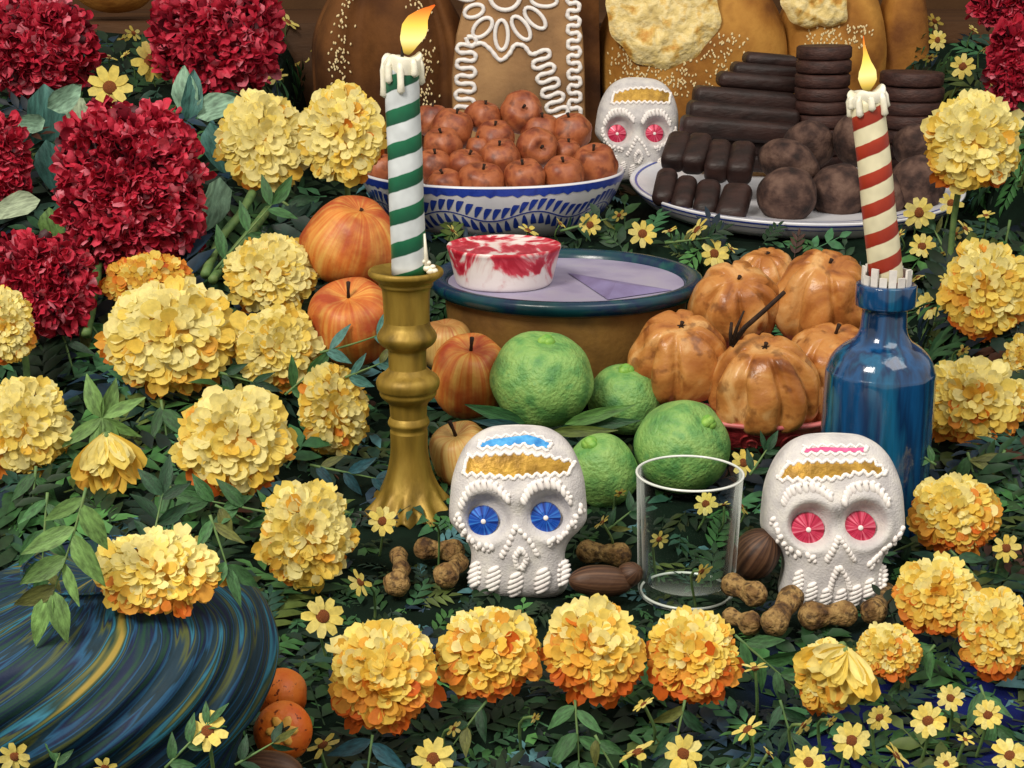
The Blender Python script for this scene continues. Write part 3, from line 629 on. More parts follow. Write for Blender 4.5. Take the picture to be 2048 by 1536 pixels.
def figure_bread():
    Y = 1.93; c, s = P(1040, 240, Y); t = thing('iced_figure_bread', 'tan figure shaped biscuit bread with white piped icing behind the brown apples', 'bread', (c.x, Y, .128))
    z0 = .128
    def loc(px, py): p, _ = P(px, py, Y); return (p.x-c.x, p.z-z0)
    out = [(955, -90), (935, -20), (912, 70), (903, 150), (905, 330), (1172, 330), (1170, 150), (1166, 70), (1150, -20), (1128, -90)]
    pts = [loc(*p) for p in out]; n = len(pts); d = .06; mb = MB(); V = []; bev = .006; cxm = sum(p[0] for p in pts)/n; czm = sum(p[1] for p in pts)/n
    rings = [(1-.06, 0), (1-.02, .0015), (1, .006), (1, d)]
    for k, y in rings: V += [(cxm+(x-cxm)*k, y, czm+(z-czm)*k) for x, z in pts]
    Fc = [tuple(range(n))]
    for i in range(len(rings)-1):
        for j in range(n): q = (j+1) % n; Fc.append((i*n+j, (i+1)*n+j, (i+1)*n+q, i*n+q))
    mb.add(V, Fc); mb.build('biscuit_body', M['bread_tan'], t, smooth=False)
    mb = MB(); x0, zt = loc(1160, -60); x1, zb = loc(1206, 330)      # thick darker side slab behind
    mb.add([(x0, .02, zb), (x1, .035, zb), (x1-.008, .035, zt), (x0-.012, .02, zt), (x0, .1, zb), (x1, .1, zb), (x1-.008, .1, zt), (x0-.012, .1, zt)],
           [(0, 1, 2, 3), (1, 5, 6, 2), (3, 2, 6, 7), (0, 3, 7, 4)]); mb.build('biscuit_side', M['bread_dark'], t, smooth=False)
    def line(pp, closed=False, r=4.6):
        p3 = []
        for q in pp: x, z = loc(*q); p3.append((x, -.0018, z))
        m = MB(); n_ = len(p3)*(2 if len(p3) > 30 else 6)
        if closed: m.tube(p3, r*s, 8, closed=True)
        else: m.tube(smooth_path(p3, n_), [r*s*(1+.12*math.sin(i*1.7)) for i in range(n_+1)], 8)
        m.build('icing_line', M['icing'], t)
    def wave(xa, ya, xb, yb, A_, per, n_):
        L_ = math.hypot(xb-xa, yb-ya); ux, uy = (xb-xa)/L_, (yb-ya)/L_; q = []
        for k in range(n_+1):
            f = 2*PI*L_/per*k/n_; a_ = f*per/(2*PI)-.13*per*math.sin(2*f); q.append((xa+ux*a_+uy*A_*math.sin(f), ya+uy*a_-ux*A_*math.sin(f)))
        return q
    line(wave(934, 74, 928, 250, 19, 31, 70))
    line([(932, 74), (940, 92), (962, 86), (980, 98), (1000, 120), (1018, 108), (1030, 90), (1048, 92), (1062, 108), (1078, 104)])
    line(wave(1078, 104, 1128, 262, 20, 30, 66))
    line(wave(1146, -24, 1150, 262, 12, 30, 120))
    for px, py, a, b, an in [(948, 22, 20, 12, 20), (965, 55, 24, 14, 45), (1003, 70, 30, 13, 90), (1042, 56, 27, 13, -55), (1070, 36, 27, 13, -45), (1088, 0, 26, 13, -5), (930, -12, 22, 12, -10)]:
        an = math.radians(an); line([(px+a*math.cos(q)*math.cos(an)+b*math.sin(q)*math.sin(an), py-a*math.cos(q)*math.sin(an)+b*math.sin(q)*math.cos(an)) for q in [2*PI*k/20 for k in range(20)]], True, 4.2)
    line([(1010+30*math.cos(2*PI*k/24), -8+28*math.sin(2*PI*k/24)) for k in range(24)], True, 4.6)
figure_bread()

# ------------------------------------------------------------------ clay pot, marbled dish
def pot():
    cx, cy, zr = .0486, 1.33, .129; R_ = .1235
    t = thing('clay_pot', 'wide brown clay pot with dark green glazed rim and lilac enamel top', 'pot', (cx, cy, .035)); h = zr-.035
    MB().lathe([(.0005, 0), (.085, 0), (.092, .004), (.100, .025), (.107, .055), (.110, h-.012), (.109, h-.006)], 96).build('pot_body', M['potclay'], t)
    pr = [(.106, h-.006), (.112, h-.011), (.119, h-.009), (R_, h-.003), (R_-.001, h+.002), (.117, h+.004), (.111, h+.002), (.108, h-.001), (.106, h-.006)]
    MB().lathe([(p.x, p.y) for p in smooth_path([(a, b, 0) for a, b in pr], 32)], 96).build('glazed_rim', M['glaze'], t)
    MB().lathe([(.0005, h-.0035), (.06, h-.0036), (.1065, h-.0034)], 72).build('enamel_top', M['lilac'], t)
    zt = zr-.0035                                              # folded triangular paper on the enamel
    pts = []
    for px, py, dz in ((1135, 545, .0008), (1345, 580, .0008), (1216, 599, .0008), (1232, 566, .009)):
        d = ray(px, py); k = (zt+dz-CAM_H)/d[2]; pts.append((d[0]*k, d[1]*k, zt+dz))
    mb = MB(); o = Vector(pts[0]); mb.add([tuple(Vector(p)-o) for p in pts], [(0, 2, 3), (3, 2, 1), (0, 3, 1), (0, 1, 2)])
    ob = mb.build('folded_paper', M['lilacd'], smooth=False); ob.location = o
    tag(ob, 'small folded triangle of lilac paper lying on the enamel pot top', 'paper')
    d = ray(1008, 566); k = (zt-CAM_H)/d[2]; c = Vector((d[0]*k, d[1]*k, zt)); s = k/F
    hd = 76*s*1.03
    prof = [(.0005, 0), (88*s, 0), (95*s, .002), (101*s, hd*.35), (109*s, hd*.8), (112.5*s, hd*.93), (111*s, hd), (104*s, hd*.965), (.0005, hd*.955)]
    mb = MB(); mb.lathe(prof[:2]+[(p.x, p.y) for p in smooth_path([(a, b, 0) for a, b in prof[1:8]], 26)]+prof[8:], 72, fn=lambda r, z, a: (r*(1+.012*math.sin(2*a+1)+.006*math.sin(5*a)), z))
    ob = mb.build('marbled_dish', M['marble']); ob.location = c; tag(ob, 'red and white marbled round dish standing on the lilac pot top', 'dish')
pot()

# ------------------------------------------------------------------ candlestick and candles
def zpx(py, px, Y): return P(px, py, Y)[0].z
def candlestick():
    Y = 1.06; px = 815; c, s = P(px, 1028, Y); z0 = c.z; c.x = P(px, 720, Y)[0].x
    t = thing('brass_candlestick', 'turned brass candlestick with flared fluted foot holding the green striped candle', 'candlestick', c)
    def sec(name, prof, fl=None, segs=64):
        pr = [(hw*s, zpx(py, px, Y)-z0) for py, hw in prof]
        pr = [(p.x, p.y) for p in smooth_path([(a, b, 0) for a, b in pr], len(pr)*5)]
        MB().lathe(pr, segs, fn=fl).build(name, M['brass'], t)
    sec('candle_socket', [(560, 24), (550, 34), (541, 60), (538, 68), (542, 72), (549, 71), (556, 62), (563, 53), (570, 52), (577, 47), (600, 45), (642, 44)])
    sec('upper_knop', [(642, 44), (652, 47), (664, 55), (672, 58), (680, 56), (688, 50), (696, 39), (705, 37), (735, 37)])
    sec('lower_knop', [(735, 37), (744, 46), (752, 57), (762, 62), (774, 60), (780, 56), (788, 55), (796, 48), (803, 40), (812, 37), (832, 36)])
    sec('collar', [(832, 36), (838, 39), (845, 41), (851, 38), (856, 36), (862, 37)])
    def flute(r, z, a):
        h = zpx(862, px, Y)-z0; k = max(0, 1-z/(h*.62)); return r*(1+k*k*.085*math.sin(11*a)+k*.02*math.sin(5*a)), z+(.004*k*k*math.sin(11*a+1) if z < .02 else 0)
    sec('flared_foot', [(862, 37), (900, 37), (935, 43), (960, 51), (985, 64), (1005, 80), (1018, 92), (1026, 90), (1030, 60)], flute, 132)
candlestick()
def drips(mb, r, ztop, lens, rr):
    n = len(lens)
    for k, L_ in enumerate(lens):
        a = 2*PI*k/n+.2*math.sin(k*7); x, y = (r+rr*.25)*math.cos(a), (r+rr*.25)*math.sin(a)
        mb.tube([(x*.9, y*.9, ztop), (x, y, ztop-L_*.3), (x*1.01, y*1.01, ztop-L_*.75), (x*1.01, y*1.01, ztop-L_), (x*.99, y*.99, ztop-L_-rr*.8)], [rr*.8, rr, rr*.95, rr*1.15, rr*.25], 8)
def candle(name, label, px0, py0, px1, py1, Y, hw, mname, flame, lens, drip_h):
    b, s = P(px1, py1, Y); tp, _ = P(px0, py0, Y); L_ = (tp-b).length; r = hw*s
    t = thing(name, label, 'candle', b); t.rotation_euler = (tp-b).to_track_quat('Z', 'Y').to_euler()
    # keep the twist predictable: rebuild the frame from the tilt only
    d = (tp-b).normalized(); t.rotation_euler = (0, math.atan2(d.x, d.z), 0)
    wob = lambda rr, z, a: (rr*(1+.018*math.sin(z*90+a)+.012*math.sin(3*a+z*40)), z)
    MB().lathe([(.0005, 0)]+[(r*(1+.05*(1-k/24)), L_*.97*k/24) for k in range(25)]+[(.0005, L_*.97)], 40, fn=wob).build('wax_shaft', M[mname], t)
    mb = MB(); top = L_
    mb.lathe([(r*1.02, top-drip_h*.55), (r*1.1, top-drip_h*.35), (r*1.12, top-drip_h*.08), (r*1.02, top), (r*.8, top-.002), (r*.4, top-.004), (.0005, top-.0045)], 36,
             fn=lambda rr, z, a: (rr*(1+.05*math.sin(4*a+1)+.03*math.sin(7*a)), z+(.0018*math.sin(3*a+.7)+.001*math.sin(5*a))))
    drips(mb, r*1.03, top-.002, lens, r*.21); mb.build('melted_top', M['wax'], t)
    wx = [(0, 0, top-.005), (.0006, 0, top+.002), (.001, 0, top+.007)]
    MB().tube(wx, [.0012, .0012, .0008], 7).build('wick', M['wick'], t)
    pts = []; rad = []
    for (fx, fy, fr) in flame:
        q, _ = P(fx, fy, Y); v = q-b; v = Vector((v.x*math.cos(-0)+0, 0, v.z)); a = math.atan2(d.x, d.z)
        pts.append((v.x*math.cos(a)-v.z*math.sin(a), 0, v.x*math.sin(a)+v.z*math.cos(a))); rad.append(fr*s)
    n = 28; sp_ = smooth_path(pts, n); rr = [max(.0002, float(np.interp(k/n*(len(rad)-1), range(len(rad)), rad))) for k in range(n+1)]
    MB().tube(sp_, rr, 16).build('flame', M['flame'], t)
    return t, r, L_
t, r, L_ = candle('striped_candle', 'lit candle with green and white spiral stripes in the brass candlestick', 803, 112, 818, 548, 1.06, 33.5, 'green_stripe',
       [(812, 108, 5), (816, 97, 12), (820, 80, 20), (828, 60, 25), (836, 44, 22), (846, 30, 13), (860, 17, 4.5), (870, 10, 1)], [.016, .009, .013, .012, .018, .024, .014, .021, .010], .022)
mb = MB()
for k, (x, z, rr) in enumerate([(.9, .010, .0022), (1.1, .005, .003), (1.3, .003, .0032), (1.55, .003, .0026), (1.45, .006, .0022), (1.2, .009, .002)]): mb.ell((r*x, -r*.4, z), (rr, rr, rr*.8), hi=True)
mb.tube([(r*1.0, -r*.35, .03), (r*1.05, -r*.4, .018), (r*1.1, -r*.42, .004)], [.001, .0014, .002], 7)
mb.build('wax_drip', M['wax'], t)

def bottle():
    Y = 1.03; px = 1765; gz = .004; c, s = P(px, 1041, Y); z0 = gz; c.x = P(1768, 640, Y)[0].x
    t = thing('blue_bottle', 'blue glass bottle with square lip holding the red striped candle', 'bottle', (c.x, Y, z0))
    z = lambda py: zpx(py, px, Y)-z0
    prof = [(.0005, 0), (92*s, 0), (104*s, .004), (106*s, .012), (107*s, z(900)), (106*s, z(760)), (103*s, z(735)), (93*s, z(712)), (76*s, z(694)), (56*s, z(680)), (46*s, z(662)), (43.5*s, z(640)), (43.5*s, z(616)),
            (53*s, z(612)), (57*s, z(606)), (57.5*s, z(574)), (55*s, z(567)), (46*s, z(566)), (38*s, z(570)), (36*s, z(600)), (.0005, z(640))]
    mb = MB(); pr = [prof[0], prof[1]]+[(p.x, p.y) for p in smooth_path([(a, b, 0) for a, b in prof[1:18]], 90)]+prof[18:]
    mb.lathe(pr, 72); mb.build('bottle_glass', M['bottle'], t)
    for k in range(16):
        a = 2*PI*k/16; r = 44*s*(1+.04*math.sin(k*5)); hh = z(540)-z(572)+.003*math.sin(k*3.3); mb = MB(); wd = 7*s; th = 2.2*s
        mb.add([(x, y, zz) for zz in (0, hh) for x, y in ((-wd, -th), (wd, -th), (wd, th), (-wd, th))], [(0, 1, 2, 3), (4, 7, 6, 5), (0, 4, 5, 1), (1, 5, 6, 2), (2, 6, 7, 3), (3, 7, 4, 0)])
        o = mb.build('paper_strip', M['paper'], t, smooth=False); o.location = (r*math.cos(a), r*math.sin(a), z(572)); o.rotation_euler = (0, 0, a+PI/2)
bottle()
candle('striped_candle', 'lit candle with red and cream spiral stripes standing in the blue bottle', 1733, 182, 1774, 575, 1.03, 32, 'red_stripe',
       [(1734, 182, 5), (1734, 172, 12), (1735, 158, 18), (1735, 142, 16), (1733, 125, 9), (1731, 108, 4.5), (1728, 90, 2), (1727, 72, .7)], [.010, .006, .012, .008, .013, .007, .012, .009, .014], .014)

# ------------------------------------------------------------------ large fruit
QG = 'streaked orange apples'
fruit('quince', 'largest orange red apple, at top left behind the green striped candle', 'apple', 704, 480, 196, 178, 1.29, (.34, -.35, 1), 'quince', stem=.04, group=QG, dimple=.1, taper=.16, lobes=3, lob=.012, noise_amp=.05, seed=3.)
fruit('quince', 'orange red apple with upright stem, left of the brass candlestick', 'apple', 706, 645, 176, 180, 1.215, (-.08, -.5, 1), 'quince', stem=.2, stem_lean=(.1, .2), group=QG, dimple=.13, taper=-.05, lobes=5, lob=.015, noise_amp=.05, seed=8.)
fruit('quince', 'red streaked apple right of the candlestick, beside the biggest green citrus', 'apple', 940, 752, 160, 182, 1.165, (.05, -.45, 1), 'quince', stem=.18, stem_lean=(.05, .1), group=QG, dimple=.13, taper=-.02, lobes=5, lob=.012, noise_amp=.05, seed=13.)
fruit('quince', 'pale yellow apple low behind the blue eyed skull', 'apple', 925, 912, 130, 150, 1.10, (-.25, -.4, 1), 'quince2', stem=.24, stem_lean=(-.2, .1), group=QG, dimple=.13, taper=-.02, lobes=5, lob=.012, noise_amp=.05, seed=17.)
fruit('quince', 'small orange apple wedged between the candlestick and the pot, mostly hidden', 'apple', 890, 690, 110, 110, 1.24, (0, -.1, 1), 'quince2', stem=0, group=QG, dimple=.1, noise_amp=.05, seed=19.)
def citrus(label, px, py, w_, h_, Y, ax, seed):
    t = fruit('green_citrus', label, 'citrus', px, py, w_, h_, Y, ax, 'lime', stem=0, group='green citrus fruit', dimple=.055, taper=.04, lobes=7, lob=.012, noise_amp=.03, seed=seed, nu=56, nv=36)
    c, s = P(px, py, Y); h = h_/2*s; mb = MB()
    for k in range(4):
        a = k*2.1+seed; r = .0026*(k > 0); mb.ell((r*math.cos(a), r*math.sin(a), h*.885+.0015*(k == 0)), (.0048, .004, .0042), hi=True)
    mb.build('navel', M['nub'], t); return t
citrus('biggest green citrus, on top of long leaves beside the red streaked apple', 1084, 757, 206, 190, 1.13, (.1, -.22, 1), 1.)
citrus('green citrus half hidden behind the biggest one, below the pot', 1250, 797, 150, 140, 1.175, (0, -.15, 1), 2.)
citrus('dark green citrus behind the drinking glass, navel at its upper right', 1366, 893, 190, 184, 1.075, (.55, -.4, .75), 3.)
citrus('light green citrus behind the blue eyed skull and the glass', 1206, 940, 136, 158, 1.06, (-.45, -.3, 1), 4.)
RL = [lin(c) for c in ('#2f5e33', '#3f7340', '#55803f', '#27502f')]
def single_leaf(label, px, py, ang, L_, Y, tone, width=1., mesh=None, roll=0., name='citrus_leaf', pitch=25):
    p, s = P(px, py, Y) if Y else place(px, py, .012)
    A = vframe(p, (0, 0)); a = math.radians(ang); d = Vector((math.cos(a), math.sin(a), 0)); n = Vector((0, 0, 1)); x = d.cross(n)
    B = A @ Matrix((x, d, n)).transposed() @ Matrix.Rotation(math.radians(roll), 3, 'Y') @ Matrix.Rotation(math.radians(pitch), 3, 'X')
    o = bpy.data.objects.new(name, mesh or LEAF_M[0]); COL.objects.link(o)
    o.matrix_basis = Matrix.Translation(p) @ B.to_4x4() @ Matrix.Diagonal((L_*s*width, L_*s, L_*s, 1)); o.color = tone
    tag(o, label, 'leaf'); return o
single_leaf('long green leaf pointing left under the biggest green citrus', 1050, 846, 163, 130, 1.10, RL[0], .7)
single_leaf('thin blue green leaf under the left citrus leaf, above the blue eyed skull', 1050, 856, 172, 110, 1.095, lin('#1f4448'), .6)
single_leaf('bright leaf pointing right from the biggest green citrus', 1130, 848, 16, 150, 1.095, RL[2], .55)
single_leaf('dark leaf pointing right below the bright citrus leaf', 1120, 856, 6, 165, 1.10, RL[3], .6)
single_leaf('olive leaf lowest of the three right of the biggest citrus', 1100, 864, 2, 140, 1.09, lin('#5a6a2c'), .5)

def redbowl():
    Y = 1.2; c, s = P(1516, 794, Y); zr = c.z; R_ = .0835; z0 = .018; h = zr-z0
    t = thing('red_bowl', 'carved red clay bowl with pink rim under the tan squashes', 'bowl', (c.x, Y, z0))
    pr = [(.045, 0), (.055, .002), (.067, h*.35), (.077, h*.75), (R_-.001, h-.003)]
    MB().lathe([(p.x, p.y) for p in smooth_path([(a, b, 0) for a, b in pr], 24)], 90).build('bowl_body', M['redbowl'], t)
    MB().lathe([(R_-.001, h-.003), (R_+.001, h-.001), (R_, h+.001), (R_-.006, h), (R_-.02, h-.012), (.03, h-.02), (.0005, h-.02)], 90).build('rim', M['pinkrim'], t)
    rb = MB()                                                  # raised scroll carving round the wall
    for k in range(14):
        a0 = 2*PI*k/14; pts = []
        for i in range(26):
            u = i/25; an = u*4.2*PI*.8; rr = .0105*(1-u*.85); z = h*.5+rr*math.sin(an); aa = a0+rr*math.cos(an)/.07
            r = float(np.interp(z, [0, .002, h*.35, h*.75, h], [.045, .055, .067, .077, R_]))+.0003
            pts.append((r*math.cos(aa), r*math.sin(aa), z))
        rb.tube(pts, .0011, 5)
    rb.build('carved_scrolls', M['redbowl'], t)
redbowl()
def squash(label, px, py, w_, h_, Y, ax, seed, taper=.2, stem=.06, cr=None, **kw):
    rs = random.Random(seed); nc = rs.choice((7, 8, 9)); cr = cr or [2*PI*(k+rs.uniform(-.3, .3))/nc for k in range(nc)]
    return fruit('tan_squash', label, 'squash', px, py, w_, h_, Y, ax, 'squash', stem=stem, group='tan squashes in the red bowl', dimple=.07, taper=taper, creases=cr, cdepth=.24, noise_amp=.06, seed=seed, nu=96, nv=48, power=.8, **kw)
squash('tan squash at the left end of the red bowl, beside the pot', 1357, 712, 200, 178, 1.185, (0, -.4, 1), 21)
squash('tan squash with dark dimple facing out, touching the pot rim', 1468, 606, 176, 172, 1.25, (0, -.75, 1), 22, .12)
squash('tan squash highest on the right, below the chocolate plate', 1645, 596, 196, 196, 1.25, (.05, -.4, 1), 23, .16)
squash('cone shaped tan squash at the front, directly above the pink eyed skull', 1530, 758, 222, 186, 1.15, (-.1, -.35, 1), 24, .28)
squash('tan squash with upright stem half behind the blue bottle', 1664, 722, 180, 150, 1.185, (0, -.3, 1), 25, .14, .16)
squash('tan squash at the back, only its top showing below the plate', 1532, 545, 130, 96, 1.31, (0, -.2, 1), 26)
squash('low tan squash in shade between the front squash and the bottle', 1650, 800, 130, 110, 1.17, (0, -.2, 1), 27)
def twig():
    Y = 1.135; a, s = P(1462, 690, Y); t = thing('forked_stick', 'dark forked stick stuck between the tan squashes', 'stick', a)
    def br(pts, r0, r1, nm):
        q = [tuple(P(x, y, Y+dy)[0]-a) for x, y, dy in pts]; MB().tube(q, list(np.linspace(r0, r1, len(q))), 7).build(nm, M['stick'], t)
    br([(1462, 692, 0), (1490, 655, .004), (1530, 620, .0), (1569, 584, -.006)], .0024, .0017, 'main_stick')
    br([(1464, 690, 0), (1474, 655, -.004), (1488, 622, -.008)], .002, .0008, 'side_twig')
    br([(1463, 690, 0), (1461, 668, -.003), (1463, 645, -.004)], .002, .0012, 'side_twig')
twig()

def drinking_glass():
    Y = .915; px = 1366; g, s = P(1376, 1172, Y); z0 = .003; c, s = P(1372, 1172, Y)
    zt = P(1366, 947, Y)[0].z; R0 = 96*s; R1 = 104*s; h = zt-z0
    t = thing('drinking_glass', 'empty clear drinking glass standing between the two large sugar skulls', 'glass', (c.x, Y, z0))
    w_ = .0022
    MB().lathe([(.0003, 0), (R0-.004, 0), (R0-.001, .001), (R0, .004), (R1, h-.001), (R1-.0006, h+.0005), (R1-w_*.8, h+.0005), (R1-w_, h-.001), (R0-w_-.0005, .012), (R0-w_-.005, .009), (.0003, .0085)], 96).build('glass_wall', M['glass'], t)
    MB().tube([(R1*math.cos(2*PI*k/72), R1*math.sin(2*PI*k/72), h+.0003) for k in range(72)], .0008, 8, closed=True).build('rim_highlight_ring', M['rim_highlight'], t)  # pale rings here and at the base are painted highlights
    MB().tube([((R0-.002)*math.cos(2*PI*k/72), (R0-.002)*math.sin(2*PI*k/72), .0028) for k in range(72)], .0009, 8, closed=True).build('base_highlight_ring', M['rim_highlight'], t)
drinking_glass()

# ------------------------------------------------------------------ sugar skulls
OUT = [(0, -2), (38, 0), (62, 6), (86, 20), (106, 42), (121, 72), (131, 105), (135, 140), (137, 170), (135, 188), (122, 206), (106, 222), (96, 240), (93, 260), (96, 285), (100, 305), (97, 322), (84, 336), (60, 343), (30, 346), (0, 347)]
def skull(label, cx, ctop, Y, k, eyes, gem, deco, lean=-13, yaw=0, roll=0):
    base, s = P(cx, ctop+346*k, Y); s *= k                        # s: metres per outline pixel
    t = thing('sugar_skull', label, 'sugar skull', base, 'sugar skulls', rot=(math.radians(lean), math.radians(roll), math.radians(yaw)))
    # outline table: half width by height above base
    pts = smooth_path([(a, 346-b, 0) for a, b in OUT], 120); zs = np.array([p.y for p in pts])[::-1]; ws = np.array([max(p.x, .3) for p in pts])[::-1]
    zs = np.maximum.accumulate(zs+np.arange(len(zs))*1e-4)
    wd = lambda z: float(np.interp(z, zs, ws))
    def dep(z): v = z/346; return 80*(max(1e-3, 1-abs(2*v-1)**(5 if v > .5 else 11)))**.5*(.80+.20*math.sin(PI*min(1, v*1.05)))
    def relief(x, z):
        q = 0
        for ex, ez, er in eyes:
            e = math.hypot(x-ex, z-ez)/er
            q += -34*(1/(1+math.exp((e-.95)*10)))+4*math.exp(-((e-1.25)/.25)**2)
        q += 9*math.exp(-((x-deco['nose'][0])/26)**2-((z-deco['nose'][1])/34)**2)
        q += 5*math.exp(-((z-215)/24)**2)*math.exp(-(x/90)**2)
        return q
    pw = .62
    def front(x, z, off=0.):                                     # local point on the face
        c = min(.995, abs(x)/max(wd(z), 1e-3)); ca = c**(1/pw); sa = math.sqrt(max(0, 1-ca*ca))
        return Vector((x*s, -(dep(z)*sa**pw+relief(x, z)*min(1, sa*1.6)+off)*s, z*s))
    mb = MB(); V = []; Fc = []; nu = 160
    for z, w_ in zip(zs, ws):
        for j in range(nu):
            a = 2*PI*j/nu; ca, sa = math.cos(a), math.sin(a); x = w_*math.copysign(abs(ca)**pw, ca)
            if sa >= 0: y = -(dep(z)*sa**pw+relief(x, z)*min(1, sa*1.6))
            else: y = dep(z)*1.1*abs(sa)**pw
            V.append((x*s, y*s, z*s))
    n = len(zs)
    for i in range(n-1):
        for j in range(nu): q = (j+1) % nu; Fc.append((i*nu+j, (i+1)*nu+j, (i+1)*nu+q, i*nu+q))
    Fc.append(tuple(range(nu))); Fc.append(tuple((n-1)*nu+j for j in range(nu))[::-1])
    mb.add(V, Fc); mb.build('skull_body', M['sugar'], t)
    J = random.Random(int(cx))
    def bead(m, x, z, rx, rz, an=0, h=None, off=1.):
        m.ell(front(x, z, off), (rx*1.22*s, (h or min(rx, rz)*1.05)*s, rz*1.15*s), Matrix.Rotation(math.radians(-an), 3, 'Y'))
    def beadline(m, path, step, r, zig=0., per=14):
        L_ = 0; prev = None; d = 0
        pts_ = [Vector((a, b, 0)) for a, b in path]
        for i in range(len(pts_)-1):
            seg = pts_[i+1]-pts_[i]; ln = seg.length; nrm = Vector((-seg.y, seg.x, 0)).normalized(); q = 0
            while q < ln:
                tri = abs(((L_+q)/per) % 2-1)*2-1; p = pts_[i]+seg*(q/ln)+nrm*zig*tri
                bead(m, p.x, p.y, r*J.uniform(.85, 1.2), r*J.uniform(.85, 1.2)); q += step
            L_ += ln
    def patch(nm, top, bot, matn):
        x0 = max(top[0][0], bot[0][0]); V = []; Fc = []; nx, nz = 40, 6
        for i in range(nx+1):
            u = i/nx
            ta = np.interp(u*(len(top)-1), range(len(top)), [p[0] for p in top]), np.interp(u*(len(top)-1), range(len(top)), [p[1] for p in top])
            bo = np.interp(u*(len(bot)-1), range(len(bot)), [p[0] for p in bot]), np.interp(u*(len(bot)-1), range(len(bot)), [p[1] for p in bot])
            for j in range(nz+1):
                v = j/nz; x = ta[0]*(1-v)+bo[0]*v; z = ta[1]*(1-v)+bo[1]*v; V.append(front(x, z, 1.6))
        for i in range(nx):
            for j in range(nz): a = i*(nz+1)+j; Fc.append((a, a+nz+1, a+nz+2, a+1))
        MB().add([tuple(v) for v in V], Fc).build(nm, M[matn], t)
        m = MB(); k_ = .8 if 'icing' in nm else 1; tp_ = [(a, b+3*(k_ < 1)) for a, b in top]; bt_ = [(a, b-3*(k_ < 1)) for a, b in bot]; beadline(m, tp_, 3.0, 3.0*k_, 3.4*k_, 9); beadline(m, bt_, 3.0, 3.3*k_, 3.8*k_, 9); beadline(m, [top[0], bot[0]], 3.4, 3.8, 1); beadline(m, [top[-1], bot[-1]], 3.4, 3.8, 1)
        m.build('icing_border', M['icing'], t)
    for nm, tp, bt, mt in deco['patches']: patch(nm, tp, bt, mt)
    for path in deco['brows']:                                   # each eyebrow: slanting piped dashes
        m = MB(); pp = smooth_path([(a, b, 0) for a, b in path], 11)
        for i, p in enumerate(pp): bead(m, p.x, p.y, 4.6, 11*(.75+.25*math.sin(PI*i/11)), 25 if i < 6 else 18); bead(m, p.x+2, p.y+8, 4.2, 4.2)
        m.build('icing_eyebrow', M['icing'], t)
    for path in deco['cheeks']:
        m = MB(); pp = smooth_path([(a, b, 0) for a, b in path], 8)
        for p in pp: bead(m, p.x+J.uniform(-2, 2), p.y+J.uniform(-2, 2), 4.5, 6.5, J.uniform(-60, 60)); bead(m, p.x+7*J.uniform(-1, 1), p.y-8, 3.6, 4.5)
        m.build('cheek_icing', M['icing'], t)
    m = MB()
    for path in deco['noseline']:
        for p in smooth_path([(a, b, 0) for a, b in path], 6): bead(m, p.x, p.y, 4.4, 6.2, J.uniform(10, 50)); 
    m.build('nose_icing', M['icing'], t)
    for x, z, hw, hh in deco['teeth']:
        m = MB(); nn = 5
        for i in range(nn):
            v = -1+2*(i+.5)/nn; wv = hw*math.sqrt(1-v*v*.75); bead(m, x, z+v*hh, wv*1.12, hh*.22, 28, h=6); bead(m, x-wv*.5, z+v*hh-2, 3.5, 3.5); bead(m, x+wv*.5, z+v*hh+3, 3.5, 3.5)
        m.build('tooth', M['icing'], t)
    for i, (ex, ez, er) in enumerate(eyes):
        gx, gz, gr = deco['gem'][i]; p = front(gx, gz, 0); V = [(0, -7*s, 0)]; Fc = []; nn = 20
        py = -(dep(gz)-24)*s
        for rr, yy in ((.45, -6), (1, -1.5), (1.04, 8)):
            for j in range(nn): a = 2*PI*j/nn; V.append((gr*rr*s*math.cos(a), yy*s, gr*rr*s*math.sin(a)))
        for j in range(nn): Fc.append((0, 1+j, 1+(j+1) % nn))
        for b_ in (0, 1):
            for j in range(nn): q = (j+1) % nn; Fc.append((1+b_*nn+j, 1+(b_+1)*nn+j, 1+(b_+1)*nn+q, 1+b_*nn+q))
        o = MB().add(V, Fc).build('foil_eye', M[gem], t, smooth=False); o.location = (gx*s, py, gz*s)
        MB().ell((0, -7*s, 0), (5*s, 3*s, 5*s), hi=True).build('white_bead', M['icing'], o)
    return t
def rel(cx, top, pts): return [(x-cx, 346-(y-top)) for x, y in pts]
